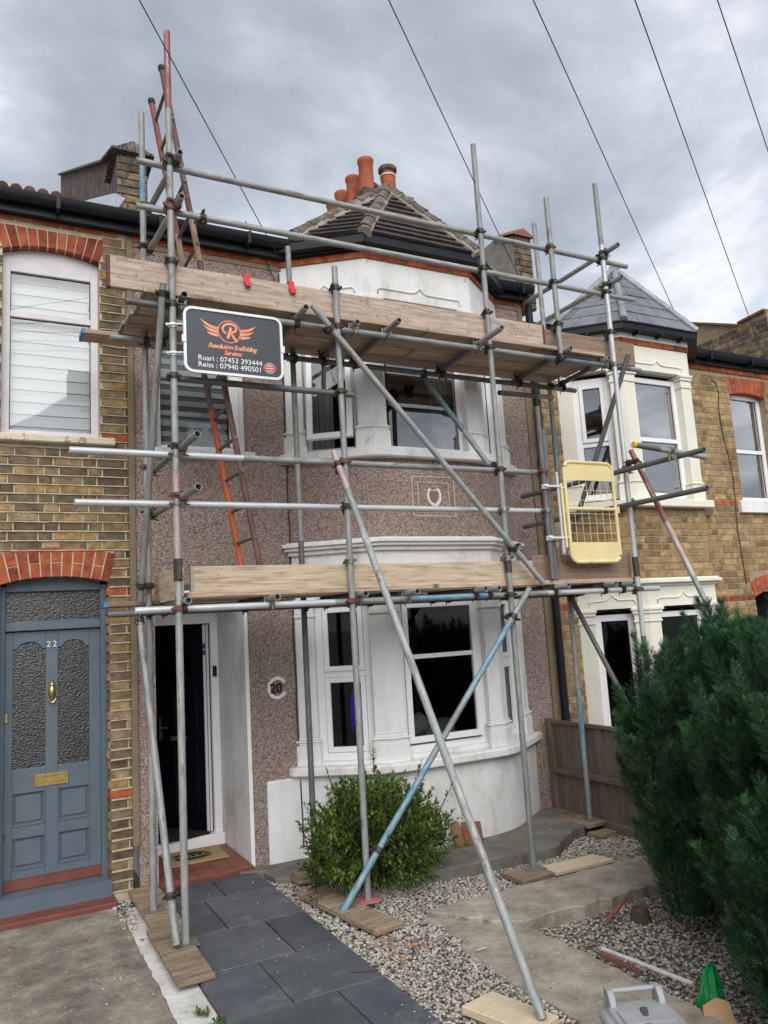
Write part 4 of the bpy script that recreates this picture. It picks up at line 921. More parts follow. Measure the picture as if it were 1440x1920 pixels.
# party parapet between 20 and 18
X0, X1 = 5.50, 5.74
pts = [(6.75, 5.5), (6.75, 6.40)] + [(p.y, p.z) for p in (PX(930, 447, X0), PX(905, 462, X0))]; pts[2] = (max(pts[2][0], 7.1), pts[2][1]); pts[3] = (max(pts[3][0], 7.6), pts[3][1] - .05); pts += [(pts[-1][0], 5.6)]
mb = MB(); mb.prism([(X0, y, z) for y, z in pts], (X1 - X0, 0, 0)); par = mb.build('parapet', 'cement', h20)
mb = MB(); y1, z1 = pts[2]
mb.prism([(X0 - .05, 6.70, 6.40), (X1 + .05, 6.70, 6.40), ((X0 + X1) / 2, 6.70, 6.50)], (0, y1 - 6.7, z1 - 6.40)); mb.build('coping', 'terracotta_dark', par)
FP = Fr((X0, 6.745, 0), (1, 0)); rest = restdict(); lay_bricks(FP, 0, X1 - X0, 5.45, 6.41, [], .0757, 5.2, par, 'brick_dark', lambda P, w: True, rest, jit=.006, proud=.012); flush_rest(rest, par)
# chimney stack with six pots
mb = MB(); mb.box(5.16, 5.92, 9.75, 11.7, 6.5, 8.50); mb.box(5.10, 5.98, 9.69, 11.76, 8.50, 8.62)
ch = mb.build('chimney_stack', 'brick_dark', h20)
mb = MB(); mb.prism([(5.14, 9.72, 8.62), (5.94, 9.72, 8.62), (5.8, 9.9, 8.76), (5.28, 9.9, 8.76)], (0, 1.9, 0)); mb.build('flaunching', 'cement', ch)
for x, y, tall, cap in ((5.36, 10.08, .50, 0), (5.36, 10.55, .46, 0), (5.36, 11.0, .44, 0), (5.36, 11.36, .44, 0), (5.74, 10.05, .43, 1), (5.70, 10.6, .42, 1)):
    m_ = MB(); z0 = 8.60; tall += .25; r = .125
    prof = [(r * 1.02, 0), (r, .06), (r * .93, tall - .09), (r * .98, tall - .08), (r * 1.06, tall - .055), (r * 1.06, tall - .01), (r * .98, tall), (r * .82, tall), (r * .8, tall - .2)]
    m_.lathe((x, y, z0), prof, 22); pot = m_.build('chimney_pot', 'terracotta', ch)
    if cap:
        m_ = MB(); m_.lathe((x, y, z0), [(r * 1.0, tall - .09), (r * 1.2, tall - .07), (r * 1.22, tall - .02), (r * 1.1, tall + .0), (.0, tall + .01)], 22); m_.build('pot_cowl', 'hip_stone', pot)
        m_ = MB(); m_.lathe((x, y, z0), [(r * 1.0, tall - .17), (r * 1.05, tall - .165), (r * 1.05, tall - .15), (r * 1.0, tall - .145)], 22); m_.build('pot_band', 'white_paint', pot)
mb = MB(); mb.fbox(F0, 5.20, 5.29, 4.72, 4.86, .0, .07); mb.tube(F0.p(5.3, 4.78, .04), F0.p(5.38, 4.80, .04), .03); mb.build('junction_box', 'steel_bright', h20, bevel=.004)
mb = MB(); mb.tube((5.455, 6.54, -.3), (5.455, 6.54, 5.48), .042, 14)
for z in (.8, 2.2, 3.6, 5.0): mb.tube((5.455, 6.54, z), (5.455, 6.54, z + .06), .05, 14)
mb.build('downpipe', 'black_plastic', h20)

# ------------------------------------------------------------------ number 18, yellow brick with cream bay, right
h18 = empty('terrace_house', (7.5, 6.7, -.45), 'yellow brick terrace house with cream painted bay and slate bay roof, right', 'house')
HS = [(8.745, 9.46, 3.27, 4.745), (8.74, 9.62, -.4, 2.12)]
mb = MB(); wall_holes(mb, F0, 5.392, 11.5, -.5, 5.15, HS + [(5.98, 7.86, .4, 1.95), (5.98, 7.86, 3.12, 4.62)], .2)
w18 = mb.build('wall', 'mortar_dull', h18)
arch_bricks(F0, 8.745, 9.46, 4.70, 4.745, .2, 10, w18, 'brick_red', flat=4.945, infill='mortar_dull')
arch_bricks(F0, 8.74, 9.62, 2.03, 2.12, .2, 11, w18, 'brick_red', infill='mortar_dull')
rest = restdict(); n18 = [0]
def lim18(P, w):
    if n18[0] < 140 and in_view(P, 0) and P.z > .9: n18[0] += 1; return True
    return False
def sp18(z, a):
    if abs(z - 1.97) < .04 or abs(z - 3.18) < .039: return 'brick_red'
    return 'brick_clean'
def h18w(z):
    if z < 3.22 and z > 3.10: return (8.64, 9.6)
    if 3.2 < z < 4.73: return (8.745, 9.46)
    if 4.72 < z < 4.95: return (8.72, 9.49)
def h18d(z):
    if z < 2.03: return (8.74, 9.62)
    if z < 2.33: return (8.69, 9.67)
def behind18(z): return (5.86, 7.94)
lay_bricks(F0, 5.51, 11.4, -.3, 4.96, [h18w, h18d, behind18], .0757, .02, w18, 'brick_clean', lim18, rest, sp18)
a = 5.52; i = 0
while a < 11.3:
    w = .215 if i % 2 else .105; 
    if not 5.80 < a + w / 2 < 7.98:
        m_ = MB(); m_.fbox(F0, a, a + w, 4.99, 5.055, -.02, .018); m_.build('brick', 'brick_red', w18)
    a += w + .012; i += 1
def shades(w, fr, a0, a1, b0, b1):
    m_ = MB(); b = b0
    while b < b1: m_.fbox(fr, a0, a1, b, min(b1, b + .046), -.19, -.186); b += .05
    m_.build('blind', 'blind_blue', w)
B18 = [(5.80, WALL), (6.36, 6.10), (7.42, 6.10), (7.99, WALL)]
fs18 = [Fr((B18[i][0], B18[i][1], 0), Vector(B18[i + 1]) - Vector(B18[i])) for i in range(3)]; l18 = [(Vector(B18[i + 1]) - Vector(B18[i])).length for i in range(3)]
mb = MB(); band(mb, bay_path(B18, -.008), -.45, .33); mb.build('bay_base', 'mortar_dull', h18)
mb = MB(); band(mb, bay_path(B18, -.008), 2.28, 3.07); bayw = mb.build('bay_wall', 'mortar_dull', h18)
nb = [0]
def limb(P, w):
    if nb[0] < 230 and in_view(P, 0) and P.z > 1.5: nb[0] += 1; return True
    return False
for i in range(3): lay_bricks(Fr(fs18[i].p(0, 0, -.008), fs18[i].u), 0, l18[i], 2.29, 3.07, [], .0757, .02, bayw, 'brick_clean', limb, rest)
flush_rest(rest, w18)
mb = MB(); band(mb, bay_path(B18, .10), 3.065, 3.15); mb.build('bay_sill', 'cream_paint', h18, bevel=.008)
mb = MB(); band(mb, bay_path(B18, .08), .33, .42); mb.build('bay_sill', 'cream_paint', h18, bevel=.008)
for (z0, z1, sash0) in ((.42, 1.98, False), (3.15, 4.66, True)):
    fs_, ln_, ws = bay_storey(h18, B18, z0, z1, 'cream_paint', 'upvc', 'glass_sky', (), pil=.16)
    for i, (fr, a0, a1) in enumerate(ws):
        if i == 1: w = window(h18, fr, a0, a1, z0 + .04, z1 - .06, -.09, .06, [z0 + .72], 'upvc', 'glass_sky' if z0 > 3 else 'glass')
        else: window(h18, fr, a0, a1, z0 + .04, z1 - .06, -.09, .07, [z0 + .68] if z0 > 3 else [], 'upvc', 'glass_sky' if z0 > 3 else 'glass_dim', sash=(1,) if z0 > 3 else ())
        if i == 1 and z0 > 3: shades(w, fr, a0 + .06, a1 - .12, z0 + .1, z1 - .1)
    rb = (z0 - .1, z1 + .1)
    mb = MB(); mb.box(5.85, 7.95, 6.75, 8.2, *rb); mb.f.pop(2); mb.m.pop(2); mb.sm.pop(2); mb.build('room_interior', 'room', h18)
mb = MB(); hollow_band(mb, bay_path(B18, 0), bay_path(B18, -.16), 1.98, 2.20); mb.build('bay_lintel', 'cream_paint', h18)
mb = MB(); band(mb, bay_path(B18, .03), 2.20, 2.23); band(mb, bay_path(B18, .085), 2.23, 2.265); band(mb, bay_path(B18, .05), 2.265, 2.285); mb.build('bay_cornice', 'cream_paint', h18, bevel=.005)
mb = MB(); hollow_band(mb, bay_path(B18, 0), bay_path(B18, -.16), 4.66, 4.945); mb.build('bay_frieze', 'cream_paint', h18)
for i in (0, 1): ogee(h18, fs18[i], .13, l18[i] - .13, 2.07, 'cream_paint', .06); ogee(h18, fs18[i], .13, l18[i] - .13, 4.74, 'cream_paint', .05)
for i in range(3):
    n_ = max(1, round(l18[i] / .225))
    for k in range(n_):
        m_ = MB(); m_.fbox(fs18[i], l18[i] * k / n_ + .004, l18[i] * (k + 1) / n_ - .004, 4.95, 5.01, -.09, .014); m_.build('brick', 'brick_red', w18)
mb = MB(); band(mb, bay_path(B18, .02), 5.012, 5.10, 0); mb.build('bay_fascia', 'upvc', h18, bevel=.004)
mb = MB(); hollow_band(mb, bay_path(B18, .13), bay_path(B18, .022), 5.07, 5.15); hollow_band(mb, bay_path(B18, .14), bay_path(B18, .12), 5.14, 5.155)
for i in range(2):
    for k in range(3): a = l18[i] * (k + .5) / 3; mb.fbox(fs18[i], a, a + .04, 5.045, 5.08, .015, .13)
mb.build('bay_gutter', 'black_plastic', h18, bevel=.006)
mb = MB(); mb.fbox(F0, 7.98, 11.4, 5.06, 5.17, .0, .03); mb.build('fascia', 'upvc', h18)
gutter(F0, 7.98, 11.4, 5.20, .16, h18, .11)
q = bay_path(B18, .14); AP18 = (6.89, 6.58, 6.13); EL = [(5.72, 6.56, 5.17), (q[1][0], q[1][1], 5.155), (q[2][0], q[2][1], 5.155), (8.06, 6.56, 5.17)]
mb = MB(); mb.add(EL + [AP18, (5.72, 7.3, 5.2), (8.06, 7.3, 5.2)], [(0, 1, 4), (1, 2, 4), (2, 3, 4), (0, 4, 5), (3, 6, 4), (4, 6, 5)]); rf = mb.build('bay_roof', 'slate', h18)
for i in range(3): facet_tiles(EL[i], EL[i + 1], AP18, 6, rf, 'roof_slate', 'slate', .25, .007, .02, seed=20 + i)
for i in range(4): hip(Vector(EL[i]) + Z * .015, Vector(AP18) + Z * .015, rf, .042, 3, 'lead', 'hip_capping', seed=i)
mb = MB(); mb.add([Vector(AP18) + v * Vector((1, 1, .7)).x * .075 for v in ICO], ICF, 0, True); mb.build('apex_cap', 'lead', rf)
mb = MB(); mb.add([(5.5, 6.44, 5.21), (11.4, 6.44, 5.21), (11.4, 10.6, 7.05), (5.5, 10.6, 7.05)], [(0, 1, 2, 3)]); mb.build('roof', 'slate', h18)
w = window(h18, F0, 8.747, 9.458, 3.275, 4.74, -.09, .06, [3.96], 'upvc', 'glass_sky'); shades(w, F0, 8.8, 9.34, 3.33, 4.69); room(h18, F0, 8.7, 9.5, 3.2, 4.8, -.17, .9)
mb = MB(); mb.fbox(F0, 8.64, 9.58, 3.11, 3.272, -.1, .06); mb.build('window_sill', 'white_paint', h18, bevel=.008)
room(h18, F0, 8.74, 9.62, -.4, 2.1, -.2, .8, 'room_mid')
mb = MB(); mb.path([F0.p(a, b, .014) for a, b in ((8.42, 4.86), (8.50, 4.84), (8.53, 4.70), (8.49, 4.5), (8.50, 4.2), (8.56, 3.9), (8.60, 3.55), (8.58, 3.2), (8.56, 2.9), (8.58, 2.5), (8.60, 2.2))], .006, 6); mb.build('wall_cable', 'bark', h18)
# party parapet at the far end of 18
X0 = 9.9; p0, p1, p2 = PX(1272, 588, X0), PX(1384, 612, X0), PX(1440, 588, X0)
mb = MB(); yy = [max(p0.y, 8.6), p1.y, max(6.7, p2.y - .1)]
prof = [(yy[0], 5.2), (yy[0], p0.z), (yy[1], p1.z), (yy[1] - .02, p1.z + .02), (yy[2], p2.z + .05), (yy[2], 5.2)]
mb.prism([(X0, y, z) for y, z in prof], (.24, 0, 0)); par = mb.build('parapet', 'mortar_dull', h18)
def ptop(z):
    return None
FQ = Fr((X0, prof[0][0], 0), (0, -1)); rest = restdict(); Lq = prof[0][0] - prof[-1][0]
lay_bricks(FQ, 0, Lq, 5.2, p1.z - .02, [], .0757, .02, par, 'brick_dark', none, rest); flush_rest(rest, par)
mb = MB()
for i in (1, 3):
    (y0, z0), (y1, z1) = prof[i], prof[i + 1]; n_ = max(1, round(abs(y0 - y1) / .3))
    for k in range(n_):
        a, b = k / n_, (k + .96) / n_; ya, yb, za, zb = y0 + (y1 - y0) * a, y0 + (y1 - y0) * b, z0 + (z1 - z0) * a, z0 + (z1 - z0) * b
        m_ = MB(); m_.hexa([(X0 - .05, ya, za + .003), (X0 + .29, ya, za + .003), (X0 + .29, yb, zb + .003), (X0 - .05, yb, zb + .003), (X0 - .05, ya, za + .035), (X0 + .29, ya, za + .045), (X0 + .29, yb, zb + .045), (X0 - .05, yb, zb + .035)]); m_.build('coping_tile', 'terracotta_dark', par)

# ================================================================== SCAFFOLD
scaf = empty('scaffolding', (3.2, 5.6, 0), 'two-lift tube and board scaffolding across the pebbledashed house front', 'scaffolding')
TR = .02415
YO, YL, YI = 5.25, 5.302, 5.97
def tube(name, p, q, segs='steel', r=TR, parent=None, n=14):
    """scaffold tube as one hollow mesh; segs: material, or [(t_end, material), ...] for painted stretches"""
    p, q = Vector(p), Vector(q); L_ = (q - p).length; mb = MB()
    if isinstance(segs, str): segs = [(1, segs)]
    names = []; t0 = 0
    for k, (t1, mt) in enumerate(segs):
        if mt not in names: names.append(mt)
        mi = names.index(mt); a, b = Vector((-L_ / 2 + L_ * t0, 0, 0)), Vector((-L_ / 2 + L_ * t1, 0, 0))
        ring = lambda x, rr_: [Vector((x, rr_ * math.cos(2 * math.pi * i / n), rr_ * math.sin(2 * math.pi * i / n))) for i in range(n)]
        mb.add(ring(a.x, r) + ring(b.x, r), [(i, (i + 1) % n, n + (i + 1) % n, n + i) for i in range(n)], mi, True); t0 = t1
    for x, sg, mi in ((-L_ / 2, 1, 0), (L_ / 2, -1, len(names) - 1)):
        k = r - .0042
        mb.add(ring(x, r) + ring(x, k) + ring(x + sg * .07, k), [(i, (i + 1) % n, n + (i + 1) % n, n + i) for i in range(n)], mi)
        kk = len(mb.v) - 3 * n
        for i in range(n): mb.f.append((kk + n + i, kk + n + (i + 1) % n, kk + 2 * n + (i + 1) % n, kk + 2 * n + i)); mb.m.append(mi); mb.sm.append(True)
        mb.f.append(tuple(kk + 2 * n + i for i in range(n))); mb.m.append(mi); mb.sm.append(False)
    bmv = mb.build(name, names, parent if parent is not None else scaf, matrix=along(p, q)); return bmv
CPL = {}
def coupler(parent, p1, d1, p2, d2, material=None):
    """double coupler: a collar round each tube, body between them, flap bolts"""
    p1, d1, p2, d2 = Vector(p1), Vector(d1).normalized(), Vector(p2), Vector(d2).normalized(); off = p2 - p1
    material = material or R.choice(['dark_metal', 'dark_metal', 'dark_metal', 'coupler_zinc', 'coupler_rust'])
    key = tuple(round(x, 2) for x in (*d1, *d2, *off)) + (material,)
    if key not in CPL:
        mb = MB()
        for c, d in ((Vector((0, 0, 0)), d1), (off, d2)):
            mb.tube(c - d * .022, c + d * .022, TR + .0065, 14); mb.tube(c - d * .012, c + d * .012, TR + .0095, 14)
            o = off.normalized() if off.length > .01 else d.orthogonal(); s_ = d.cross(o)
            s_ = s_.normalized() if s_.length > .1 else d.orthogonal().normalized()
            w = s_ * (TR + .016)
            for sg in (1, -1):
                mb.tube(c + w * sg - o * .03, c + w * sg + o * .03, .0065, 6); mb.tube(c + w * sg - o * .018, c + w * sg - o * .008, .0125, 6)
            mb.tube(c + w + o * .03, c + w + o * .05, .005, 6)
            mb.tube(c + w - o * .03 , c + w - o * .045, .011, 6)
        if off.length > .02: mb.tube(off * .3, off * .7, .022, 8)
        me = mb.build('coupler', material, None, matrix=Matrix.Identity(4)); CPL[key] = me.data; bpy.data.objects.remove(me)
    return link('coupler', CPL[key], parent, Matrix.Translation(p1))
def plank(name, p, q, w, t, material, parent=scaf, bands=True, end=None, roll=0, bevel=.004, wob=0):
    """board: local X along the length, w across, t thick (p, q = ends of the centre line)"""
    p, q = Vector(p), Vector(q); L_ = (q - p).length; mb = MB(); n = max(1, int(L_ / .35)) if wob else 1
    mb.box(-L_ / 2, L_ / 2, -w / 2, w / 2, -t / 2, t / 2)
    mats = [material]
    ob = mb.build(name, mats, parent, bevel=bevel, matrix=along(p, q, roll))
    if bands:
        for sg in (-1, 1):
            x = sg * L_ / 2; m_ = MB(); m_.box(x - .022 * (sg > 0) - .001, x + .022 * (sg < 0) + .001, -w / 2 - .0012, w / 2 + .0012, -t / 2 - .0012, t / 2 + .0012)
            m_.build('end_band', end or 'coupler_zinc', ob, matrix=along(p, q, roll))
    return ob
zg = lambda x: 0.035 - .022 * max(0, x - 1.2)           # the sole boards follow the ground as it falls to the right
# --- standards
def standard(x, y, z0, z1, segs='steel', plate='coupler_zinc'):
    o = tube('standard', (x, y, z0), (x, y, z1), segs)
    if plate:
        m_ = MB(); m_.box(x - .075, x + .075, y - .075, y + .075, z0 - .007, z0 - .001); m_.build('base_plate', plate, o)
    return o
S1 = standard(1.172, YO, .052, 6.455, [(.36, 'steel'), (.47, 'steel_pink'), (.90, 'steel'), (.985, 'steel_red'), (1, 'steel_red')])
m_ = MB(); m_.tube((1.172, YO, 2.33), (1.172, YO, 2.48), .029, 14); m_.fbox(Fr((1.172, YO, 0), (1, 0)), -.012, .012, 2.34, 2.47, .02, .04); m_.build('sleeve', 'dark_metal', S1)
S2 = standard(2.455, YO, .047, 4.80, [(.9, 'steel'), (1, 'steel')], 'pink_paint')
S3 = standard(3.912, YO, -.012, 6.23, 'steel')
m_ = MB(); m_.tube((3.912, YO, 2.33), (3.912, YO, 2.48), .029, 14); m_.build('sleeve', 'dark_metal', S3)
S4 = standard(5.362, YO, -.38, 6.175, [(.32, 'steel_dark'), (.9, 'steel_bright'), (1, 'steel')])
m_ = MB(); m_.tube((5.362, YO, 2.26), (5.362, YO, 2.44), .029, 14); m_.build('sleeve', 'dark_metal', S4)
I1 = standard(1.112, YI, .062, 6.25, [(.86, 'steel'), (.93, 'steel_blue'), (1, 'steel')])
I2 = standard(2.35, YI, .075, 5.30, [(.5, 'steel_dark'), (.6, 'steel'), (.76, 'steel'), (.85, 'steel_teal'), (1, 'steel')])
I3 = standard(5.125, 5.93, .04, 6.06, [(.085, 'steel'), (.20, 'steel_blue'), (.45, 'steel'), (.66, 'steel_teal'), (1, 'steel')])
P1 = standard(4.712, YO, 4.33, 5.88, 'steel', None)
P2 = standard(4.375, YO, 2.26, 3.80, 'steel_dark', None)
m_ = tube('standard', (4.44, YO + .03, 2.26), (4.44, YO + .03, 3.6), 'steel_dark')
# --- outer ledgers, guard rails
X_, Y_ = Vector((1, 0, 0)), Vector((0, 1, 0))
LED = {}
def ledger(key, z, x0, x1, segs='steel', y=YL): LED[key] = (z, tube('ledger', (x0, y, z), (x1, y, z), segs)); return LED[key][1]
ledger(1, 5.384, .944, 5.73); ledger(2, 5.033, .94, 5.765)
ledger(3, 4.298, .86, 5.755, [(.1, 'steel_dark'), (.75, 'steel'), (.97, 'steel_teal'), (1, 'steel')])
ledger('3b', 3.767, 1.086, 2.58, 'steel_dark'); ledger(4, 3.211, .495, 4.40, [(.3, 'steel_bright'), (1, 'steel')]); ledger(5, 2.863, .527, 4.36, 'steel_bright')
ledger(6, 2.145, .897, 5.675, [(.3, 'steel_bright'), (.44, 'steel'), (.6, 'steel_blue'), (.72, 'steel'), (1, 'steel_bright')])
for key, xs in ((1, ((1.172, S1), (3.912, S3), (4.712, P1), (5.362, S4))), (2, ((1.172, S1), (3.912, S3), (4.712, P1), (5.362, S4))),
                (3, ((1.172, S1), (2.455, S2), (3.912, S3), (4.712, P1), (5.362, S4))), ('3b', ((1.172, S1), (2.455, S2))),
                (4, ((1.172, S1), (2.455, S2), (3.912, S3), (4.375, P2))), (5, ((1.172, S1), (2.455, S2), (3.912, S3), (4.375, P2))),
                (6, ((1.172, S1), (2.455, S2), (3.912, S3), (5.362, S4)))):
    z, ob = LED[key]
    for x, so in xs: coupler(so, (x, YO, z), Z, (x, YL, z), X_, {(1, 6): 'coupler_rust'}.get((1 if so is S1 else 0, key)))
coupler(LED[2][1], (1.42, YL, 5.033), X_, (1.42, YL + .05, 5.033), Z)
# --- inner ledgers
LI3 = tube('ledger', (.84, YI - .05, 4.262), (5.46, YI - .05, 4.25), [(.2, 'steel'), (.86, 'steel_dark'), (.93, 'steel_dark'), (1, 'steel')])
LI3b = tube('ledger', (4.45, YI - .08, 4.13), (5.12, YI - .08, 4.14), [(.7, 'steel_dark'), (1, 'steel')])
LI6 = tube('ledger', (.81, YI - .05, 2.150), (5.30, YI - .05, 2.150), 'steel_dark')
for x, so in ((1.112, I1), (2.35, I2), (5.125, I3)):
    for z, yy in ((4.26, YI - .05), (2.15, YI - .05)): coupler(so, (x, so.matrix_world.translation.y if False else YI - (.04 if so is I3 else 0), z), Z, (x, yy, z), X_)
# --- transoms
def transom(x, z, y0, y1, segs='steel', leds=(), x1=None, z1=None):
    x1 = x if x1 is None else x1; z1 = z if z1 is None else z1
    o = tube('transom', (x, y0, z), (x1, y1, z1), segs); d = (Vector((x1, y1, z1)) - Vector((x, y0, z))).normalized()
    for lk, yy, zz in leds:
        t = (yy - y0) / (y1 - y0); pp = Vector((x + (x1 - x) * t, yy, z + (z1 - z) * t)); coupler(o, pp, d, (pp.x, yy, zz), X_, R.choice(['dark_metal', 'coupler_zinc']) if lk else 'dark_metal')
    return o
up = ((1, YL, 4.298), (0, YI - .05, 4.256)); lo = ((1, YL, 2.145), (0, YI - .05, 2.150))
TD = [(.3, 'steel'), (1, 'steel_dark')]
for x, y0, y1 in ((1.24, 5.17, 6.1), (2.13, 5.09, 6.0), (2.62, 5.22, 6.02), (2.92, 5.08, 6.05), (3.82, 4.935, 6.0), (4.733, 5.13, 6.05), (5.29, 5.23, 6.1)):
    transom(x, 4.348, y0, y1, TD if x > 1.5 else 'steel_dark', up, z1=4.306)
for x, y0, x1 in ((1.215, 5.15, 1.215), (1.835, 5.15, 1.835), (2.53, 5.16, 2.53), (2.96, 5.14, 2.93), (3.60, 5.15, 3.55), (3.735, 5.15, 3.72), (4.45, 5.14, 4.3), (5.0, 5.15, 4.96), (5.215, 5.15, 5.215)):
    transom(x, 2.193, y0, 6.02, TD if x < 3.1 or x > 4 else [(.2, 'steel'), (.3, 'steel_teal'), (1, 'steel_dark')], lo, x1)
# end guard rails, left and right
transom(1.225, 5.418, 5.14, 6.05, 'steel', x1=1.16, z1=5.415); transom(1.225, 5.065, 5.12, 6.05, 'steel', x1=1.16, z1=5.062)
transom(1.225, 3.25, 4.843, 6.08, 'steel', x1=1.17); transom(1.225, 2.903, 4.85, 6.1, 'steel', x1=1.17)
for z in (5.418, 5.065, 3.25, 2.903):
    coupler(S1, (1.172, YO, z + .012), Z, (1.223, YO, z), Y_); coupler(I1, (1.112, YI, z + .01), Z, (1.165, YI, z), Y_)
t = transom(5.41, 5.455, 5.08, 6.55, 'steel', x1=5.41, z1=5.46); coupler(S4, (5.362, YO, 5.44), Z, (5.41, YO, 5.455), Y_)
t = transom(5.415, 5.125, 5.08, 6.40, [(.5, 'steel'), (1, 'steel')], x1=5.41, z1=5.14); coupler(S4, (5.362, YO, 5.11), Z, (5.415, YO, 5.125), Y_)
far1 = PY(979, 932, 6.50); far2 = PY(983, 988, 6.50)
t = tube('transom', (5.415, 4.39, 3.262), far1, [(.55, 'steel_dark'), (1, 'steel_dark')]); coupler(S4, (5.362, YO, 3.275), Z, (5.41, YO, 3.277), Y_)
t2 = tube('transom', (5.415, 4.405, 2.934), far2, 'steel_dark'); coupler(S4, (5.362, YO, 2.93), Z, (5.41, YO, 2.938), Y_)
a, b = PY(1189, 834, 4.70), PY(1322, 857, 4.60); yt = tube('tie_tube', a, b, [(.35, 'steel_dark'), (1, 'steel')]); d = (b - a).normalized()
m_ = MB(); m_.tube(a - d * .012, a + d * .012, .028, 14); m_.build('end_cap', 'cap_yellow', yt); coupler(yt, a.lerp(b, .52), d, a.lerp(b, .52) + Vector((0, 0, -.05)), Y_, 'coupler_zinc')
# --- braces and rakers
def brace(p, q, segs='steel', cps=()):
    o = tube('brace', p, q, segs); d = (Vector(q) - Vector(p)).normalized()
    for t, off, d2 in cps: pp = Vector(p).lerp(Vector(q), t); coupler(o, pp, d, pp + Vector(off), d2, 'dark_metal')
    return o
brace(PY(585, 572, 5.19), PY(1020, 1095, 5.19), 'steel', ((.075, (0, .06, 0), Z), (.86, (0, .06, 0), Z)))
brace(PY(993, 1103, 5.19), PY(622, 1745, 5.19), [(.13, 'steel'), (.38, 'steel_blue'), (.55, 'steel'), (1, 'steel_blue')], ((.10, (0, .06, 0), Z), (.80, (0, .06, 0), Z)))
brace((2.326, 5.16, 3.26), (2.410, 3.262, .045), [(.1, 'steel_pink'), (.2, 'steel'), (1, 'steel')], ((.035, (.05, .10, -.02), X_),))
brace((5.40, 5.195, 3.44), (5.53, 3.6, -.40), [(.19, 'steel_red'), (.32, 'steel_pink'), (1, 'steel')], ((.03, (-.035, .05, 0), Z),))
brace((1.10, 5.20, 4.42), (1.045, 5.93, 2.24), 'steel', ((.03, (.02, .1, -.02), X_), (.95, (.06, .02, 0), Z)))
brace((1.03, 5.90, 2.10), (1.10, 5.185, .075), 'steel', ((.0, (.0, .02, .05), X_), (.87, (.072, .055, 0), Z)))
brace((5.50, 5.19, 4.39), (5.20, 5.98, 2.60), 'steel_dark')
brace(PY(795, 709, 5.93), PY(925, 882, 5.36), [(.6, 'steel_teal'), (1, 'steel')], ((.0, (0, 0, .05), X_), (.97, (0, -.05, -.01), X_)))
brace(PY(1068, 1115, 5.90), (5.46, 5.2, .35), 'steel_dark', ((.01, (0, .0, .05), X_),))
# --- boards: upper lift
ys = [5.268 + .2045 * k for k in range(4)]
for k, (runs) in enumerate((((.98, 3.3), (3.31, 5.28)), ((.98, 1.30), (1.72, 3.05), (3.06, 5.34)), ((.95, 1.28), (1.72, 3.4), (3.41, 5.31)), ((.93, 2.9), (2.91, 5.24)))):
    for x0, x1 in runs: plank('platform_board', (x0, ys[k] + .1, 4.391 - .004 * k), (x1, ys[k] + .1, 4.391 - .004 * k), .2, .036, 'deck_wood', bands=x1 < 5)
plank('platform_board', (.66, 6.19, 4.358), (2.36, 6.19, 4.358), .2, .036, 'deck_wood', end='paint_blue_end')
plank('platform_board', (5.23, 5.47, 4.425), (5.63, 5.44, 4.44), .2, .036, 'deck_wood', bands=False)
plank('platform_board', (5.0, 5.68, 4.43), (5.56, 5.66, 4.43), .2, .036, 'deck_wood', end='paint_blue_end')
T = math.pi / 2
plank('toe_board', (.735, 5.303, 4.498), (4.57, 5.303, 4.488), .228, .036, 'board_worn', roll=T, end='maroon')
plank('toe_board', (4.45, 5.342, 4.47), (5.73, 5.342, 4.462), .236, .036, 'board_old', roll=T, bands=False)
for x, so in ((1.172, S1), (2.455, S2), (3.912, S3), (4.712, P1), (5.362, S4)): coupler(so, (x, YO, 4.62), Z, (x, YO + .045, 4.605), X_, 'dark_metal')
# --- boards: lower lift
for k in range(3):
    y = 5.27 + .2275 * k
    for x0, x1 in ((1.24, 3.2 + .2 * k), (3.21 + .2 * k, 5.35)): plank('platform_board', (x0, y + .112, 2.234), (x1, y + .112, 2.234), .2235, .037, 'deck_wood')
plank('platform_board', (.80, 6.13, 2.225), (2.3, 6.13, 2.225), .21, .036, 'board_old', end='paint_blue_end')
plank('toe_board', (1.265, 5.303, 2.32), (4.22, 5.303, 2.315), .222, .036, 'board_new', roll=T, end='coupler_zinc')
plank('toe_board', (4.23, 5.345, 2.36), (5.38, 5.345, 2.36), .235, .036, 'board_old', roll=T, bands=False)
plank('toe_board', (1.215, 5.34, 2.325), (1.19, 6.10, 2.325), .222, .036, 'board_new', roll=T, bands=False)
for x, so in ((2.455, S2), (3.912, S3)): coupler(so, (x, YO, 2.45), Z, (x, YO + .045, 2.435), X_, 'coupler_zinc')

# --- things standing on or hung from the scaffold
def rail_pts(n, a, b): return [Vector(a).lerp(Vector(b), k / n) for k in range(n + 1)]
near_t, near_b = PY(303, 128, 5.50), PY(487, 1060, 5.50); far_t, far_b = PY(284, 190, 5.82), PY(452, 1060, 5.82)
def down_to(t, b, z): return t + (b - t) * ((t.z - z) / (t.z - b.z))
near_b, far_b = down_to(near_t, near_b, 2.256), down_to(far_t, far_b, 2.256)
lad = empty('ladder', ((near_b + far_b) / 2), 'worn orange and brown pole ladder leaning up through both scaffold lifts', 'ladder')
tube('rail', near_b, near_t, [(.45, 'ladder_brown'), (.62, 'ladder_brown'), (.70, 'wood_pole'), (1, 'ladder_brown')], .023, lad)
tube('rail', far_b, far_t, [(.36, 'ladder_orange'), (.62, 'ladder_brown'), (.72, 'wood_pole'), (1, 'ladder_worn')], .023, lad)
for b_, t_ in ((near_b, near_t), (far_b, far_t)):
    d = (t_ - b_).normalized(); m_ = MB(); m_.tube(t_ - d * .02, t_ + d * .012, .028, 12); m_.tube(t_ + d * .012, t_ + d * .022, .02, 12); m_.build('end_cap', 'black_plastic', lad)
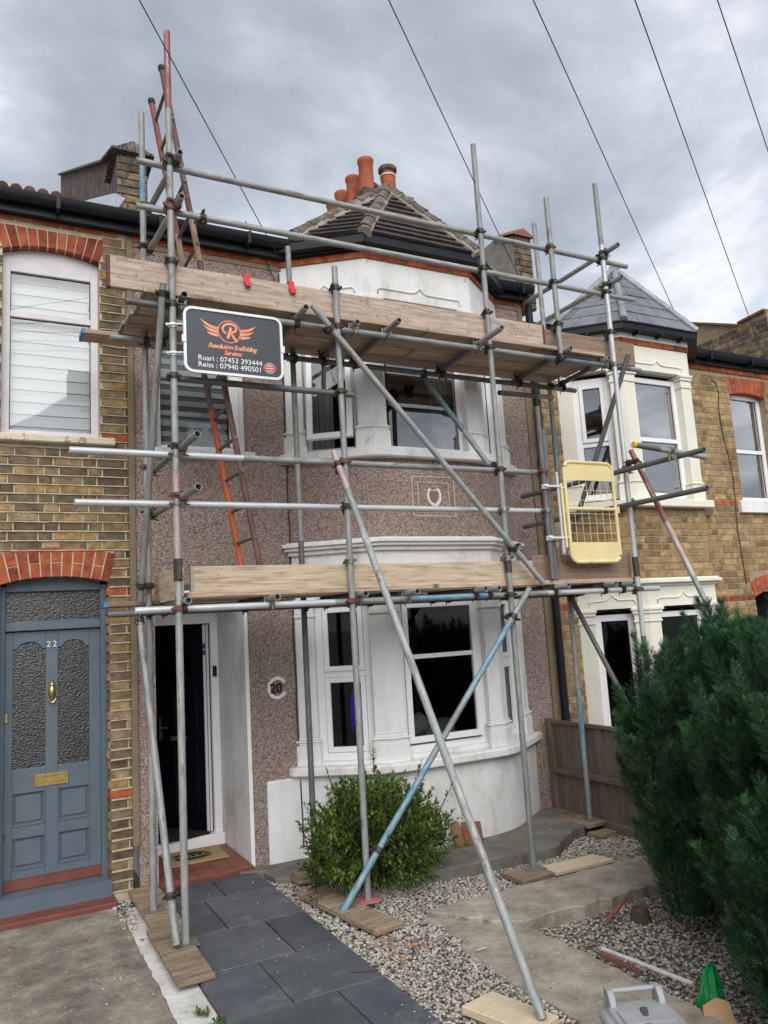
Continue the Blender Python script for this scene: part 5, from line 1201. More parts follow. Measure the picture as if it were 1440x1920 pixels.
for k in range(16):
    t = (k + .6) / 16.3; p, q = near_b.lerp(near_t, t), far_b.lerp(far_t, t); m_ = MB(); dd = (q - p).normalized(); m_.tube(p - dd * .03, q + dd * .03, .0135, 10); m_.tube(p - dd * .0265, p - dd * .022, .0185, 10); m_.build('rung', 'steel_dark', lad)

# company sign
FS = Fr((1.235, 5.185, 3.79), (1, 0)); W, H = .722, .475
sg = empty('scaffold_sign', FS.p(W / 2, 0), 'dark grey company sign with orange winged emblem clamped to scaffold pole', 'sign')
def rrect(w, h, r, n=6, o=0):
    out = []
    for cx, cy, s in ((w - r, h - r, 0), (r, h - r, 90), (r, r, 180), (w - r, r, 270)):
        for k in range(n + 1): t = math.radians(s + 90 * k / n); out.append((cx + math.cos(t) * (r + o), cy + math.sin(t) * (r + o)))
    return out
m_ = MB(); m_.prism([FS.p(a, b, .0) for a, b in rrect(W, H, .06, 6, -.006)], FS.n * -.006); m_.build('panel', 'sign_grey', sg)
o_, i_ = rrect(W, H, .06, 6, .006), rrect(W, H, .06, 6, -.013); n_ = len(o_); m_ = MB()
for k in range(n_):
    j = (k + 1) % n_; m_.hexa([FS.p(*o_[k], .009), FS.p(*o_[j], .009), FS.p(*o_[j], -.012), FS.p(*o_[k], -.012), FS.p(*i_[k], .009), FS.p(*i_[j], .009), FS.p(*i_[j], -.012), FS.p(*i_[k], -.012)])
m_.fbox(FS, W - .012, W + .018, .21, .26, -.01, .014); m_.fbox(FS, -.018, .008, .21, .26, -.01, .014)
m_.build('frame', 'sign_frame', sg)
for b in (.33, .12):
    m_ = MB(); m_.tube(FS.p(-.062, b, -.065), FS.p(-.062, b + .03, -.065), .031, 14); m_.tube(FS.p(-.12, b + .012, -.04), FS.p(.0, b + .02, -.02), .007, 8); m_.tube(FS.p(-.115, b + .012, -.045), FS.p(-.10, b + .012, -.04), .013, 6); m_.build('clamp', 'sign_frame', sg)
EC = (.325, .325)
m_ = MB(); n_ = 36
for k in range(n_):
    t0, t1 = 2 * math.pi * k / n_, 2 * math.pi * (k + 1) / n_
    m_.add([FS.p(EC[0] + math.cos(t) * r, EC[1] + math.sin(t) * r, .0015) for t, r in ((t0, .085), (t1, .085), (t1, .0785), (t0, .0785))], [(0, 1, 2, 3)])
def stroke(pts_, w0, w1):
    for k in range(len(pts_) - 1):
        a, b = Vector(pts_[k]), Vector(pts_[k + 1]); d = (b - a).normalized(); nn = Vector((-d.y, d.x)); f0 = k / (len(pts_) - 1); wa = w0 + (w1 - w0) * f0; wb = w0 + (w1 - w0) * (k + 1) / (len(pts_) - 1)
        q = [a + nn * wa, a - nn * wa, b + d * .002 - nn * wb, b + d * .002 + nn * wb]; m_.add([FS.p(EC[0] + v.x, EC[1] + v.y, .0018 + .0001 * k) for v in q], [(0, 1, 2, 3)])
stroke([(.012, .034), (.002, -.006), (-.012, -.05)], .0095, .0105)                        # stem of the R
stroke([(-.024, -.016), (-.042, -.004), (-.05, .016), (-.042, .040), (-.018, .057), (.014, .060), (.042, .050), (.054, .030), (.046, .010), (.024, -.002), (.004, -.006)], .0075, .0095)
stroke([(.014, -.006), (.028, -.034), (.046, -.060), (.056, -.068)], .0095, .0085)
for s_ in (-1, 1):                                                                      # three feathers each side
    for k in range(3):
        x0 = .082; y0 = .012 - .026 * k; ln = (.135, .108, .084)[k] if s_ < 0 else (.12, .10, .08)[k]; rise = (.055, .03, .012)[k] if s_ < 0 else (.04, .02, .008)[k]
        top = [(x0 + ln * t, y0 + .014 + rise * t ** 1.8) for t in (0, .25, .5, .75, 1)]; bot = [(x0 + ln * t, y0 - .008 + (rise * 1.25 - .004) * t ** 2.6 + .01 * t) for t in (0, .25, .5, .75)]
        m_.add([FS.p(EC[0] + s_ * a, EC[1] + b, .0016) for a, b in top + bot[::-1]], [tuple(range(9))])
m_.build('emblem', 'sign_orange', sg)
text('lettering', 'Revolution Scaffolding', .048, FS, .345, .192, .0015, 'sign_orange', sg, shear=.32, offset=.0011, align='CENTER', space=.86)
text('lettering', 'Services', .046, FS, .345, .148, .0015, 'sign_orange', sg, shear=.32, offset=.0011, align='CENTER', space=.86)
text('lettering', 'Ruari : 07453 393444', .0545, FS, .092, .092, .0015, 'sign_white', sg)
text('lettering', 'Reiss : 07940 490501', .0545, FS, .092, .043, .0015, 'sign_white', sg)
m_ = MB(); n_ = 24
for ro, ri, c in ((.043, .036, .0014), (.031, .0, .0014)):
    for k in range(n_):
        t0, t1 = 2 * math.pi * k / n_, 2 * math.pi * (k + 1) / n_; m_.add([FS.p(.622 + math.cos(t) * r, .082 + math.sin(t) * r, c) for t, r in ((t0, ro), (t1, ro), (t1, ri), (t0, ri))], [(0, 1, 2, 3)])
m_.build('badge', 'badge_gold', sg)
m_ = MB(); m_.add([FS.p(a, b, .002) for a, b in ((.568, .066), (.676, .066), (.67, .080), (.678, .094), (.566, .094), (.575, .080))], [(0, 1, 2, 3, 4, 5)]); m_.build('badge_ribbon', 'badge_red', sg)
m_ = MB(); m_.add([FS.p(.59 + .01 * k, .0765 + .003 * (k % 2), .0023) for k in range(7)] + [FS.p(.65 - .01 * k, .084 - .003 * (k % 2), .0023) for k in range(7)], [tuple(range(14))]); m_.build('badge_print', 'sign_white', sg)

# yellow self-closing ladder gate
FG = Fr((4.575, 5.21, 2.40), (1, 0)); W, H = .57, .90
gt = empty('safety_gate', FG.p(W / 2, 0), 'yellow steel mesh safety gate with rounded corners hung on the scaffold', 'gate')
o_ = rrect(W, H, .075, 6); m_ = MB(); m_.path([FG.p(a, b) for a, b in o_] + [FG.p(*o_[0]), FG.p(*o_[1])], .0165, 8); m_.build('frame', 'gate_yellow', gt)
for b0, b1, nm in ((.735, .885, 'top_panel'), (.015, .175, 'bottom_panel')):
    q = [p for p in rrect(W, H, .075, 6, -.008)]; 
    q = [(a, b) for a, b in q if b0 - .001 <= b <= b1 + .02]
    q = ([(W - .008, b0)] + q + [(.008, b0)]) if b0 > .4 else (q[:len(q) // 2] + q[len(q) // 2:] + [(W - .008, b1), (.008, b1)])
    if b0 < .4: q = [(.008, b1)] + [p for p in rrect(W, H, .075, 6, -.008)[14:]] + [(W - .008, b1)]
    m_ = MB(); m_.prism([FG.p(a, b, .004) for a, b in q], FG.n * -.006); m_.build(nm, 'gate_yellow', gt)
m_ = MB(); m_.tube(FG.p(.01, .475), FG.p(W - .01, .475), .0165, 10); m_.fbox(FG, W + .01, W + .035, .44, .50, -.015, .015); m_.build('rail', 'gate_yellow', gt)
m_ = MB()
for k in range(1, 7): a = W * k / 7; m_.tube(FG.p(a, .17), FG.p(a, .74), .0024, 5)
for b in (.255, .345, .43, .555, .645): m_.tube(FG.p(.01, b, .003), FG.p(W - .01, b, .003), .0024, 5)
stuff(m_.build('wire_mesh', 'gate_yellow', gt))
m_ = MB(); m_.tube(FG.p(-.045, .13), FG.p(-.045, .70), .0135, 10); m_.fbox(FG, -.06, .01, .655, .668, -.012, .012); m_.fbox(FG, -.06, .01, .21, .223, -.012, .012); m_.build('hinge_post', 'gate_yellow', gt)
m_ = MB(); m_.tube(FG.p(-.085, .08), FG.p(-.085, .80), .013, 10); m_.build('hinge_tube', 'steel_bright', gt)
for b in (.67, .215): m_ = MB(); m_.fbox(FG, -.23, -.07, b - .008, b + .008, -.02, .02); m_.tube(FG.p(-.2, b - .02, -.03), FG.p(-.2, b + .02, -.03), .034, 12); m_.build('clamp', 'sign_frame', gt)
m_ = MB(); m_.path([FG.p(-.11, .2), FG.p(-.125, .08), FG.p(-.10, .0), FG.p(-.07, -.02), FG.p(-.045, .03), FG.p(-.05, .1)], .006, 6); m_.build('chain', 'dark_metal', gt)

# two red clips pinched on the upper toe board
def red_clip(px, label):
    p = PY(*px, 5.285); x = p.x
    m_ = MB(); f = Fr((x, 5.303, 4.6), (1, 0)); m_.fbox(f, -.022, .022, .012, .03, -.03, .034); m_.fbox(f, -.022, .022, -.055, .028, .022, .036); m_.fbox(f, -.022, .022, -.05, .028, -.036, -.022); m_.fbox(f, -.014, .03, -.075, -.035, .03, .05)
    return tag(m_.build('spring_clip', 'clip_red', None, bevel=.003), label, 'clip', 'red clips on the toe board')
red_clip((461, 517), 'red plastic clip on the worn toe board, nearer the sign')
red_clip((545, 530), 'red plastic clip on the worn toe board, nearer the bay')
m_ = MB(); q = [PY(x, y, 5.62) for x, y in ((412, 606), (418, 572), (500, 588), (510, 612))]; m_.box(1.62, 2.02, 5.49, 5.66, 4.412, 4.54); m_.box(1.64, 2.0, 5.51, 5.64, 4.54, 4.56)
ob = tag(m_.build('tool_case', 'maroon', None, bevel=.012), 'maroon case lying on the upper platform behind the sign', 'case')
m_ = MB(); m_.tube((1.8, 5.483, 4.48), (1.8, 5.489, 4.48), .014, 14); m_.build('case_button', 'sign_white', ob)

# sole boards under the standards
def sole(corners, z, t, material, label, name='sole_board'):
    m_ = MB(); m_.prism([(x, y, z) for x, y in corners], (0, 0, t)); c0 = Vector(corners[0]); c1 = Vector(corners[1])
    ang = math.atan2(corners[-1][1] - corners[0][1], corners[-1][0] - corners[0][0])
    cx = sum(c[0] for c in corners) / 4; cy = sum(c[1] for c in corners) / 4
    M = Matrix.Translation((cx, cy, z)) @ Matrix.Rotation(ang, 4, 'Z'); inv = M.inverted(); m_.v = [inv @ v for v in m_.v]
    return tag(m_.build(name, material, None, bevel=.004, matrix=M), label, 'board', 'sole boards under the scaffold poles')
sole([(1.035, 6.57), (1.035, 5.655), (1.245, 5.645), (1.255, 6.56)], .02, .036, 'sole_wood', 'scuffed brown sole board nearest the brick pier beside the porch')
sole([(1.0, 5.64), (1.0, 4.70), (1.215, 4.70), (1.222, 5.635)], .02, .028, 'sole_wood', 'brown sole board under the paired poles on the left of the slate path')
sole([(2.10, 5.71), (2.255, 4.72), (2.465, 4.755), (2.31, 5.74)], .004, .036, 'sole_wood', 'long sole board with pink base plate in front of the bush')
sole([(2.2, 6.16), (2.2, 5.96), (2.5, 5.92), (2.5, 6.12)], .01, .03, 'sole_wood', 'short lower board of the pair left of the bush')
sole([(2.21, 6.15), (2.21, 5.98), (2.5, 5.94), (2.5, 6.11)], .04, .03, 'sole_wood', 'short upper board of the pair left of the bush')
sole([(3.66, 5.33), (3.66, 5.06), (3.975, 5.08), (3.975, 5.34)], -.062, .043, 'sole_wood', 'square sole board with pink mark under the third pole')
sole([(3.99, 5.26), (3.985, 5.06), (4.56, 5.04), (4.52, 5.235)], -.05, .03, 'pale_wood', 'pale clean board lying along the broken slab', 'loose_board')
sole([(2.165, 3.60), (2.30, 3.18), (2.50, 3.25), (2.385, 3.645)], .0, .042, 'pale_wood', 'pale thick board under the foot of the long raking pole')
sole([(4.93, 6.12), (4.97, 5.78), (5.19, 5.80), (5.15, 6.14)], -.004, .036, 'sole_wood', 'sole board by the fence below the blue painted pole')
sole([(4.93, 5.77), (4.95, 5.62), (5.15, 5.62), (5.14, 5.75)], -.06, .04, 'sole_wood', 'stubby timber offcut in front of the fence', 'timber_offcut')

# ================================================================== GARDEN
# doormats
M_ = MB(); M_.box(1.42, 1.93, 6.90, 7.33, .058, .07); dm = tag(M_.build('doormat', 'coir', None, bevel=.003), 'tan coir doormat with black oval reading HELLO', 'doormat')
M_ = MB(); n_ = 28; M_.add([(1.66 + math.cos(2 * math.pi * k / n_) * .175, 7.11 + math.sin(2 * math.pi * k / n_) * .125, .0712) for k in range(n_)], [tuple(range(n_))]); M_.build('printed_oval', 'mat_black', dm)
me = text_mesh('HELLO', .115, extrude=.0004, align='CENTER', offset=.0015); me.materials.clear(); me.materials.append(MATS['coir'])
link('lettering', me, dm, Matrix.Translation((1.66, 7.07, .0718)))
M_ = MB(); M_.prism([(1.40 + .0 + a, b, .157) for a, b in ((0, 7.36), (.10, 7.33), (.34, 7.36), (.50, 7.40), (.50, 7.9), (0, 7.9))], (0, 0, .01)); tag(M_.build('doormat', 'mat_black', None), 'black mat draped over the white door threshold', 'doormat')
# fence between the gardens
fn = empty('garden_fence', (5.245, 5.2, -.08), 'dark weathered close-board fence beside the conifer', 'fence')
y = 6.52; k = 0
while y > 2.6:
    w = R.uniform(.105, .125); m_ = MB(); m_.box(-.45, .45, -w / 2, w / 2, -.009, .009)
    Mx = Matrix(((0, 0, -1, 5.24 + R.uniform(-.003, .003) + (.008 if k % 2 else 0)), (0, 1, 0, y - w / 2), (1, 0, 0, .42), (0, 0, 0, 1))); m_.build('fence_board', 'fence_wood', fn, matrix=Mx); y -= w - .008; k += 1
for z, nm, dx in ((.875, 'capping_rail', .0), (.40, 'fence_rail', -.022)):
    plank(nm, (5.23 + dx, 2.6, z), (5.23 + dx, 6.52, z), .05 if dx == 0 else .03, .035 if dx == 0 else .06, 'fence_wood', fn, bands=False)
plank('gravel_board', (5.22, 2.6, -.06), (5.22, 6.5, -.06), .025, .16, 'fence_wood', fn, bands=False)
for yy in (6.53, 4.7): plank('fence_post', (5.245, yy, -.12), (5.245, yy, .90), .08, .08, 'fence_wood', fn, bands=False)

# leafy bush in front of the bay
def leaf_quad(mb, p, d, n, l, w, mi=0):
    d = d.normalized(); s = d.cross(n)
    if s.length < .05: s = d.orthogonal()
    s.normalize(); u = s.cross(d)
    mb.add([p, p + d * l * .45 + s * w + u * l * .05, p + d * l - u * l * .08, p + d * l * .45 - s * w + u * l * .05], [(0, 1, 2), (0, 2, 3)], mi)
rb = random.Random(21)
bc = Vector((2.72, 5.58, 0))
bush = empty('shrub', bc, 'leafy green shrub with pointed leaves in front of the bay', 'shrub')
st_, lv = MB(), MB()
def runit(r_, zmin=-1):
    while True:
        v = Vector((r_.uniform(-1, 1), r_.uniform(-1, 1), r_.uniform(zmin, 1)))
        if .05 < v.length < 1: return v.normalized()
lob = [(Vector((0, 0, .42)), .42, .36), (Vector((-.30, .02, .40)), .31, .31), (Vector((.30, .0, .36)), .34, .32), (Vector((-.05, .05, .62)), .26, .22), (Vector((-.40, -.08, .26)), .25, .26), (Vector((.50, .10, .26)), .22, .22), (Vector((.05, -.18, .3)), .32, .28), (Vector((-.3, .05, .58)), .16, .18), (Vector((.18, .1, .58)), .2, .17)]
for k in range(1350):
    c_, rx, rz = rb.choices(lob, weights=[l[1] ** 2 for l in lob])[0]; v = runit(rb, -.75)
    f = rb.uniform(.55, 1.12) if rb.random() < .9 else rb.uniform(1.1, 1.35)
    tip = bc + c_ + Vector((v.x * rx * f, v.y * rx * .85 * f, v.z * rz * f))
    if tip.z < .05: continue
    root = bc + Vector((v.x * .05, v.y * .05, 0)) + (c_ * .3); mid = root.lerp(tip, .55) + Vector((0, 0, .04)); dirn = (tip - mid).normalized()
    dirn = (dirn + Vector((0, 0, .35))).normalized()
    if k % 5 == 0: st_.path([root, mid, tip], .0035, 5)
    twl = rb.uniform(.06, .16); base = tip - dirn * twl; st_.path([base, tip], .0016, 4)
    for j in range(rb.randint(7, 12)):
        t = rb.uniform(.1, 1.0); sd = runit(rb); ld = (dirn * .55 + sd * .8).normalized()
        leaf_quad(lv, base.lerp(tip, t), ld, Z + sd * .4, rb.uniform(.036, .064), rb.uniform(.008, .0125))
    for j in range(4): sd = runit(rb); leaf_quad(lv, tip, (dirn + sd * .5), Z, rb.uniform(.03, .05), .007)
for a, b_ in ((Vector((-.52, .0, .05)), Vector((-.62, -.02, .56))), (Vector((-.5, .0, .1)), Vector((-.64, -.05, .28))), (Vector((.45, .0, .3)), Vector((.72, .05, .62))), (Vector((.40, 0, .1)), Vector((.78, -.12, .22))), (Vector((.0, .0, .7)), Vector((.0, .0, 1.02))), (Vector((-.32, 0, .6)), Vector((-.40, 0, .92))), (Vector((.3, 0, .6)), Vector((.42, 0, .84)))):
    st_.path([bc + a * .5, bc + a, bc + b_], .003, 5)
    for j in range(26):
        t = rb.uniform(.0, 1); p = bc + a.lerp(b_, t); sd = runit(rb); leaf_quad(lv, p, ((b_ - a).normalized() * .6 + sd * .8), Z + sd * .4, rb.uniform(.03, .055), rb.uniform(.006, .01))
for j in range(9): t = j * .7; st_.path([bc + Vector((math.cos(t) * .04, math.sin(t) * .04, -.02)), bc + Vector((math.cos(t) * .15, math.sin(t) * .13, .25)), bc + Vector((math.cos(t) * .3, math.sin(t) * .25, .5))], .008, 6)
st_.build('stems', 'bark', bush); stuff(lv.build('leaves', 'leaf_bush', bush))

# big conifer on the right
rc = random.Random(5)
cb = Vector((4.49, 3.60, -.05))
con = empty('conifer', cb, 'dense dark green conifer with feathery upright sprays, right foreground', 'conifer')
spires = [((-.42, -.28), .34, 1.93), ((-.12, -.50), .38, 1.80), ((-.56, .10), .27, 1.62), ((.20, -.42), .40, 1.86), ((.0, -.06), .44, 1.92), ((.45, -.10), .42, 1.90), ((-.27, .32), .34, 1.72), ((.55, -.5), .40, 1.84), ((.3, .35), .40, 1.86), ((-.26, -.60), .26, 1.74), ((.08, -.76), .32, 1.80), ((.75, .2), .4, 1.88), ((.85, -.35), .4, 1.92), ((.4, -.75), .34, 1.84), ((-.62, -.60), .26, 1.72), ((-.72, -.98), .30, 1.86), ((-1.0, -1.10), .24, 1.66), ((-.62, -1.28), .34, 1.90), ((-.92, -1.36), .25, 1.5), ((-.3, -1.1), .36, 1.92), ((-1.02, -.82), .23, 1.62), ((-1.22, -1.34), .25, 1.70), ((-.95, -1.62), .27, 1.72), ((-1.25, -1.08), .17, 1.1)]
lv, st_ = MB(), MB()
def spray(p, d, out, size):
    """flat fan of scale-leaf shoots"""
    d = d.normalized(); s = d.cross(out)
    if s.length < .05: s = d.orthogonal()
    s.normalize(); bend = out.normalized() * .3
    V = [p - s * size * .04, p + s * size * .04, p + d * size + bend * size * .35]; F_ = [(0, 1, 2)]
    for j in range(7):                              # side shoots
        f = .06 + .12 * j; sg = 1 if j % 2 else -1; base = p + d * size * f + bend * size * .35 * f
        L_ = size * (.56 - .36 * f) * rc.uniform(.75, 1.3); dr = (d * .8 + s * sg * .75 + bend * rc.uniform(-.6, 1.1)).normalized(); w = d * size * .05
        i = len(V); V += [base + w, base - w, base + dr * L_]; F_.append((i, i + 1, i + 2))
    lv.add(V, F_)
def girth(u): return (1 - max(0, (u - .50) / .50) ** 1.6) * (.60 + .40 * min(1, u / .38))
for (sx, sy), r0, h in spires:
    h *= .965; n = int(2900 * r0 / .4); c0 = cb + Vector((sx * .95, sy * .95, 0)); lean = Vector((sx, sy, 0)) * .10
    def size(): return rc.choice((.045, .055, .07, .085)) * rc.uniform(.85, 1.15)
    for k in range(n):                              # close inner coat
        u = rc.random() ** .9; z = .08 + (h - .08) * u; ang = rc.uniform(0, 2 * math.pi)
        rr_ = r0 * girth(u) * rc.uniform(.66, .93)
        o = Vector((math.cos(ang), math.sin(ang), 0)); p = c0 + lean * u + o * rr_ + Z * z
        spray(p, Z * rc.uniform(.6, 1.2) + o * rc.uniform(.35, 1.0) + Vector((rc.uniform(-.4, .4), rc.uniform(-.4, .4), 0)), o + Z * .25 + Vector((rc.uniform(-.5, .5), rc.uniform(-.5, .5), rc.uniform(-.2, .5))), size())
    for k in range(int(62 * r0 / .4)):              # upright plumes standing off the coat
        u = rc.random() ** .8 * .93; ang = rc.uniform(0, 2 * math.pi); o = Vector((math.cos(ang), math.sin(ang), 0))
        base = c0 + lean * u + o * (r0 * girth(u) * .80) + Z * (.08 + (h - .12) * u); ax = (Z + o * rc.uniform(.05, .38) + Vector((rc.uniform(-.2, .2), rc.uniform(-.2, .2), 0))).normalized()
        L_ = rc.uniform(.20, .42); rad = L_ * rc.uniform(.15, .22)
        for j in range(int(150 * L_ / .25)):
            t = rc.random() ** .8; sd = runit(rc); sd = (sd - ax * sd.dot(ax)); p = base + ax * (L_ * t) + sd * (rad * (1 - t) ** .7 * (.35 + .65 * min(1, t / .25)))
            spray(p, ax * 1.2 + sd * .9, sd + Z * .2 + Vector((rc.uniform(-.3, .3), rc.uniform(-.3, .3), .1)), size() * (1.0 - .35 * t))
    for k in range(90):
        t = rc.random(); z = h - .32 + .40 * t; q = (1 - t) * .13; p = c0 + lean + Vector((rc.uniform(-q, q), rc.uniform(-q, q), z)); spray(p, Z * 1.3 + Vector((rc.uniform(-.4, .4), rc.uniform(-.4, .4), 0)), Vector((rc.uniform(-1, 1), rc.uniform(-1, 1), 0)), rc.uniform(.06, .11))
    st_.tube(cb + Vector((sx * .25, sy * .25, .0)), c0 + lean + Z * (h * .85), .022, 8, mi=0, r2=.006)
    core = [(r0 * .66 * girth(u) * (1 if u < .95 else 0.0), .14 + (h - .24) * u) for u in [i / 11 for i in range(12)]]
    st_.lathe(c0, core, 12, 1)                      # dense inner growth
st_.tube(cb, cb + Z * .5, .07, 10, r2=.05)
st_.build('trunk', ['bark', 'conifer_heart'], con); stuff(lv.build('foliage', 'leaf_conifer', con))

# debris and loose things on the ground
def rod(name, a, b, r, material, label, cat, z0=.0, z1=.0, sq=False):
    p, q = PZ(*a, z0), PZ(*b, z1); L_ = (q - p).length; m_ = MB()
    if sq: m_.box(-L_ / 2, L_ / 2, -r, r, -r * .5, r * .5)
    else: m_.tube((-L_ / 2, 0, 0), (L_ / 2, 0, 0), r, 10)
    return tag(m_.build(name, material, None, matrix=along(p, q)), label, cat)
rod('wooden_batten', (1132, 1736), (1174, 1682), .014, 'terracotta_dark', 'short reddish brown batten propped on gravel against the broken slab', 'batten', .01, .06, True)
rod('dusty_pipe', (1130, 1779), (1300, 1845), .0125, 'white_pipe', 'dusty white plastic pipe lying on the gravel', 'pipe', .01, .01)
rod('rusty_strip', (1124, 1787), (1198, 1822), .016, 'terracotta_dark', 'rust coloured strip lying beside the dusty white pipe', 'strip', .012, .012, True)
rod('cane', (894, 1782), (912, 1776), .005, 'pale_wood', 'tiny pale stick lying on the concrete path edge', 'stick', .018, .018)
rod('twig', (658, 1822), (712, 1818), .004, 'bark', 'thin dark twig lying on the slate path', 'twig', .028, .026)
m_ = MB(); o = PZ(1200, 1712, -.02); m_.lathe((o.x, o.y, -.03), [(.075, -.05), (.06, .0), (.055, .035), (.045, .05), (.02, .03), (.0, .035)], 9); tag(m_.build('tree_stump', 'bark', None), 'small rotten dark stump on the gravel under the conifer', 'stump')
m_ = MB(); rr = random.Random(3)
for (px, py) in ((1150, 1590), (1175, 1598), (1120, 1585), (735, 1765), (745, 1790), (830, 1760), (770, 1768), (1190, 1590), (725, 1758), (790, 1775)):
    for k in range(9): o = PZ(px + rr.uniform(-14, 14), py + rr.uniform(-7, 7), .012); sd = runit(rr); leaf_quad(m_, o, Vector((sd.x, sd.y, sd.z * .3)), Z + sd * .5, rr.uniform(.02, .04), rr.uniform(.006, .012))
stuff(m_.build('dead_leaves', 'leaf_dead')); 
# grit, mortar crumbs and strayed gravel on the hard surfaces
def grit(label, poly, n, s0, s1, z, seed):
    rr_ = random.Random(seed); mb = MB(); xs = [p[0] for p in poly]; ys = [p[1] for p in poly]
    cl = [(rr_.uniform(min(xs), max(xs)), rr_.uniform(min(ys), max(ys)), rr_.uniform(.05, .3)) for _ in range(14)]
    for k in range(n):
        if rr_.random() < .6: cx_, cy_, cr = rr_.choice(cl); x, y = rr_.gauss(cx_, cr), rr_.gauss(cy_, cr)
        else: x, y = rr_.uniform(min(xs), max(xs)), rr_.uniform(min(ys), max(ys))
        if not in_poly(x, y, poly): continue
        s_ = s0 + (s1 - s0) * rr_.random() ** 3
        mb.add([Vector((x, y, z + s_ * .3)) + Vector((v.x * s_ * rr_.uniform(.7, 1.2), v.y * s_ * rr_.uniform(.7, 1.2), v.z * s_ * .55)) for v in ICO], ICF)
    tag(stuff(mb.build('grit', 'gravel')), label, 'grit')
grit('grit and small stones scattered over the left concrete forecourt', [(-.2, 2.5), (.92, 2.5), (.92, 6.35), (-.2, 6.4)], 700, .002, .008, .0, 31)
grit('crumbs and strayed gravel on the dark slate path', [(1.14, 3.2), (2.03, 3.2), (2.03, 6.4), (1.3, 6.4)], 260, .002, .007, .021, 32)
grit('strayed gravel lying on the right concrete path', [(2.6, 2.0), (3.15, 2.0), (3.12, 4.3), (2.66, 4.8)], 600, .002, .010, .0, 33)
grit('crumbs of stone lying on the broken slab', [(2.8, 4.5), (3.3, 4.42), (4.8, 4.42), (4.8, 4.84), (2.8, 4.85)], 420, .002, .009, .018, 34)
grit('grit lying on the apron round the bay base', [(2.8, 5.8), (3.25, 5.62), (4.3, 5.57), (4.75, 5.86), (5.1, 6.0), (5.1, 6.4), (4.5, 6.05), (3.1, 6.05)], 420, .002, .008, .022, 35)
# small weeds by the cement strip
m_ = MB()
for (px, py, n) in ((378, 1902, 46), (410, 1918, 40), (262, 1660, 30), (238, 1652, 18)):
    for k in range(n): o = PZ(px + rr.uniform(-12, 12), py + rr.uniform(-6, 6), .0); sd = runit(rr); leaf_quad(m_, o, Vector((sd.x, sd.y, abs(sd.z) + .5)), Z + sd, rr.uniform(.015, .04), rr.uniform(.004, .009))
stuff(m_.build('weeds', 'leaf_bush'))
# roof tiles leaning on the bay
for k in range(3):
    p = PZ(846 + 15 * k, 1588 - 4 * k, .022); m_ = MB(); m_.box(-.006, .006, -.045, .045, 0, .20 - .02 * k)
    Mx = Matrix.Translation((p.x, 5.98, .022)) @ Matrix.Rotation(math.radians(8), 4, 'Z') @ Matrix.Rotation(math.radians(90), 4, 'Z') @ Matrix.Rotation(math.radians(-20), 4, 'Y'); m_.build
    m_ = MB(); m_.box(-.045, .045, -.007, .007, 0, .21 - .012 * k); Mx = Matrix.Translation((3.70 + .093 * k, 5.97 - .004 * k, .022)) @ Matrix.Rotation(math.radians(-24), 4, 'X') @ Matrix.Rotation(math.radians(4 * k), 4, 'Y')
    tag(m_.build('roof_tile', 'terracotta_dark', None, bevel=.003, matrix=Mx), ('leftmost', 'middle', 'rightmost')[k] + ' of three brown clay tiles leaning on the white bay base', 'tile', 'clay tiles leaning on the bay')

# grey lidded caddy at the bottom right
q = PZ(1214, 1914, .38); cx, cy = q.x, q.y
cad = empty('food_caddy', (cx, cy, 0), 'grey lidded food waste caddy with carry handle at the bottom right', 'caddy')
FC = Fr((cx, cy, 0), (math.cos(math.radians(-24)), math.sin(math.radians(-24))))
def ring_(w, d, b, r=.05, n=5): w *= .88; d *= .88; return [FC.p(a - w / 2, b - .04, c_ - d / 2) for a, c_ in rrect(w, d, r, n)]
def loft(mb, rings, cap0=True, cap1=True, mi=0):
    n = len(rings[0]); mb.add([v for r_ in rings for v in r_], [(i * n + k, i * n + (k + 1) % n, (i + 1) * n + (k + 1) % n, (i + 1) * n + k) for i in range(len(rings) - 1) for k in range(n)], mi, True)
    k = len(mb.v) - n * len(rings)
    if cap0: mb.f.append(tuple(range(k, k + n))); mb.m.append(mi); mb.sm.append(False)
    if cap1: mb.f.append(tuple(range(len(mb.v) - n, len(mb.v)))); mb.m.append(mi); mb.sm.append(False)
m_ = MB(); loft(m_, [ring_(.25, .27, .041), ring_(.26, .28, .06), ring_(.32, .36, .37), ring_(.335, .375, .375), ring_(.335, .375, .39)]); m_.build('bin_body', 'bin_grey', cad)
m_ = MB(); loft(m_, [ring_(.345, .385, .385), ring_(.345, .385, .402), ring_(.325, .365, .412), ring_(.29, .33, .418), ring_(.27, .31, .432), ring_(.20, .22, .436)]); m_.fbox(FC, -.10, .10, .39, .402, -.05, .05); lid = m_.build('lid', 'bin_grey', cad, sharp=25)
m_ = MB()
for s_ in (-1, 1):
    m_.prism([FC.p(s_ * .10 - .012, b - .04, c_ + .02) for c_, b in ((-.19, .40), (-.10, .40), (-.115, .455), (-.14, .485), (-.19, .48))], FC.u * .026)
m_.tube(FC.p(-.11, .432, -.145), FC.p(.11, .432, -.145), .011, 10); m_.build('handle', 'bin_grey', cad, bevel=.003)
m_ = MB(); m_.fbox(FC, -.145, -.075, .36, .396, .09, .165); m_.prism([FC.p(-.05, .37, .16), FC.p(-.02, .37, .16), FC.p(.02, .398, -.05), FC.p(-.01, .398, -.05)], Z * .012); m_.build('latch', 'bin_dark', cad, bevel=.004)
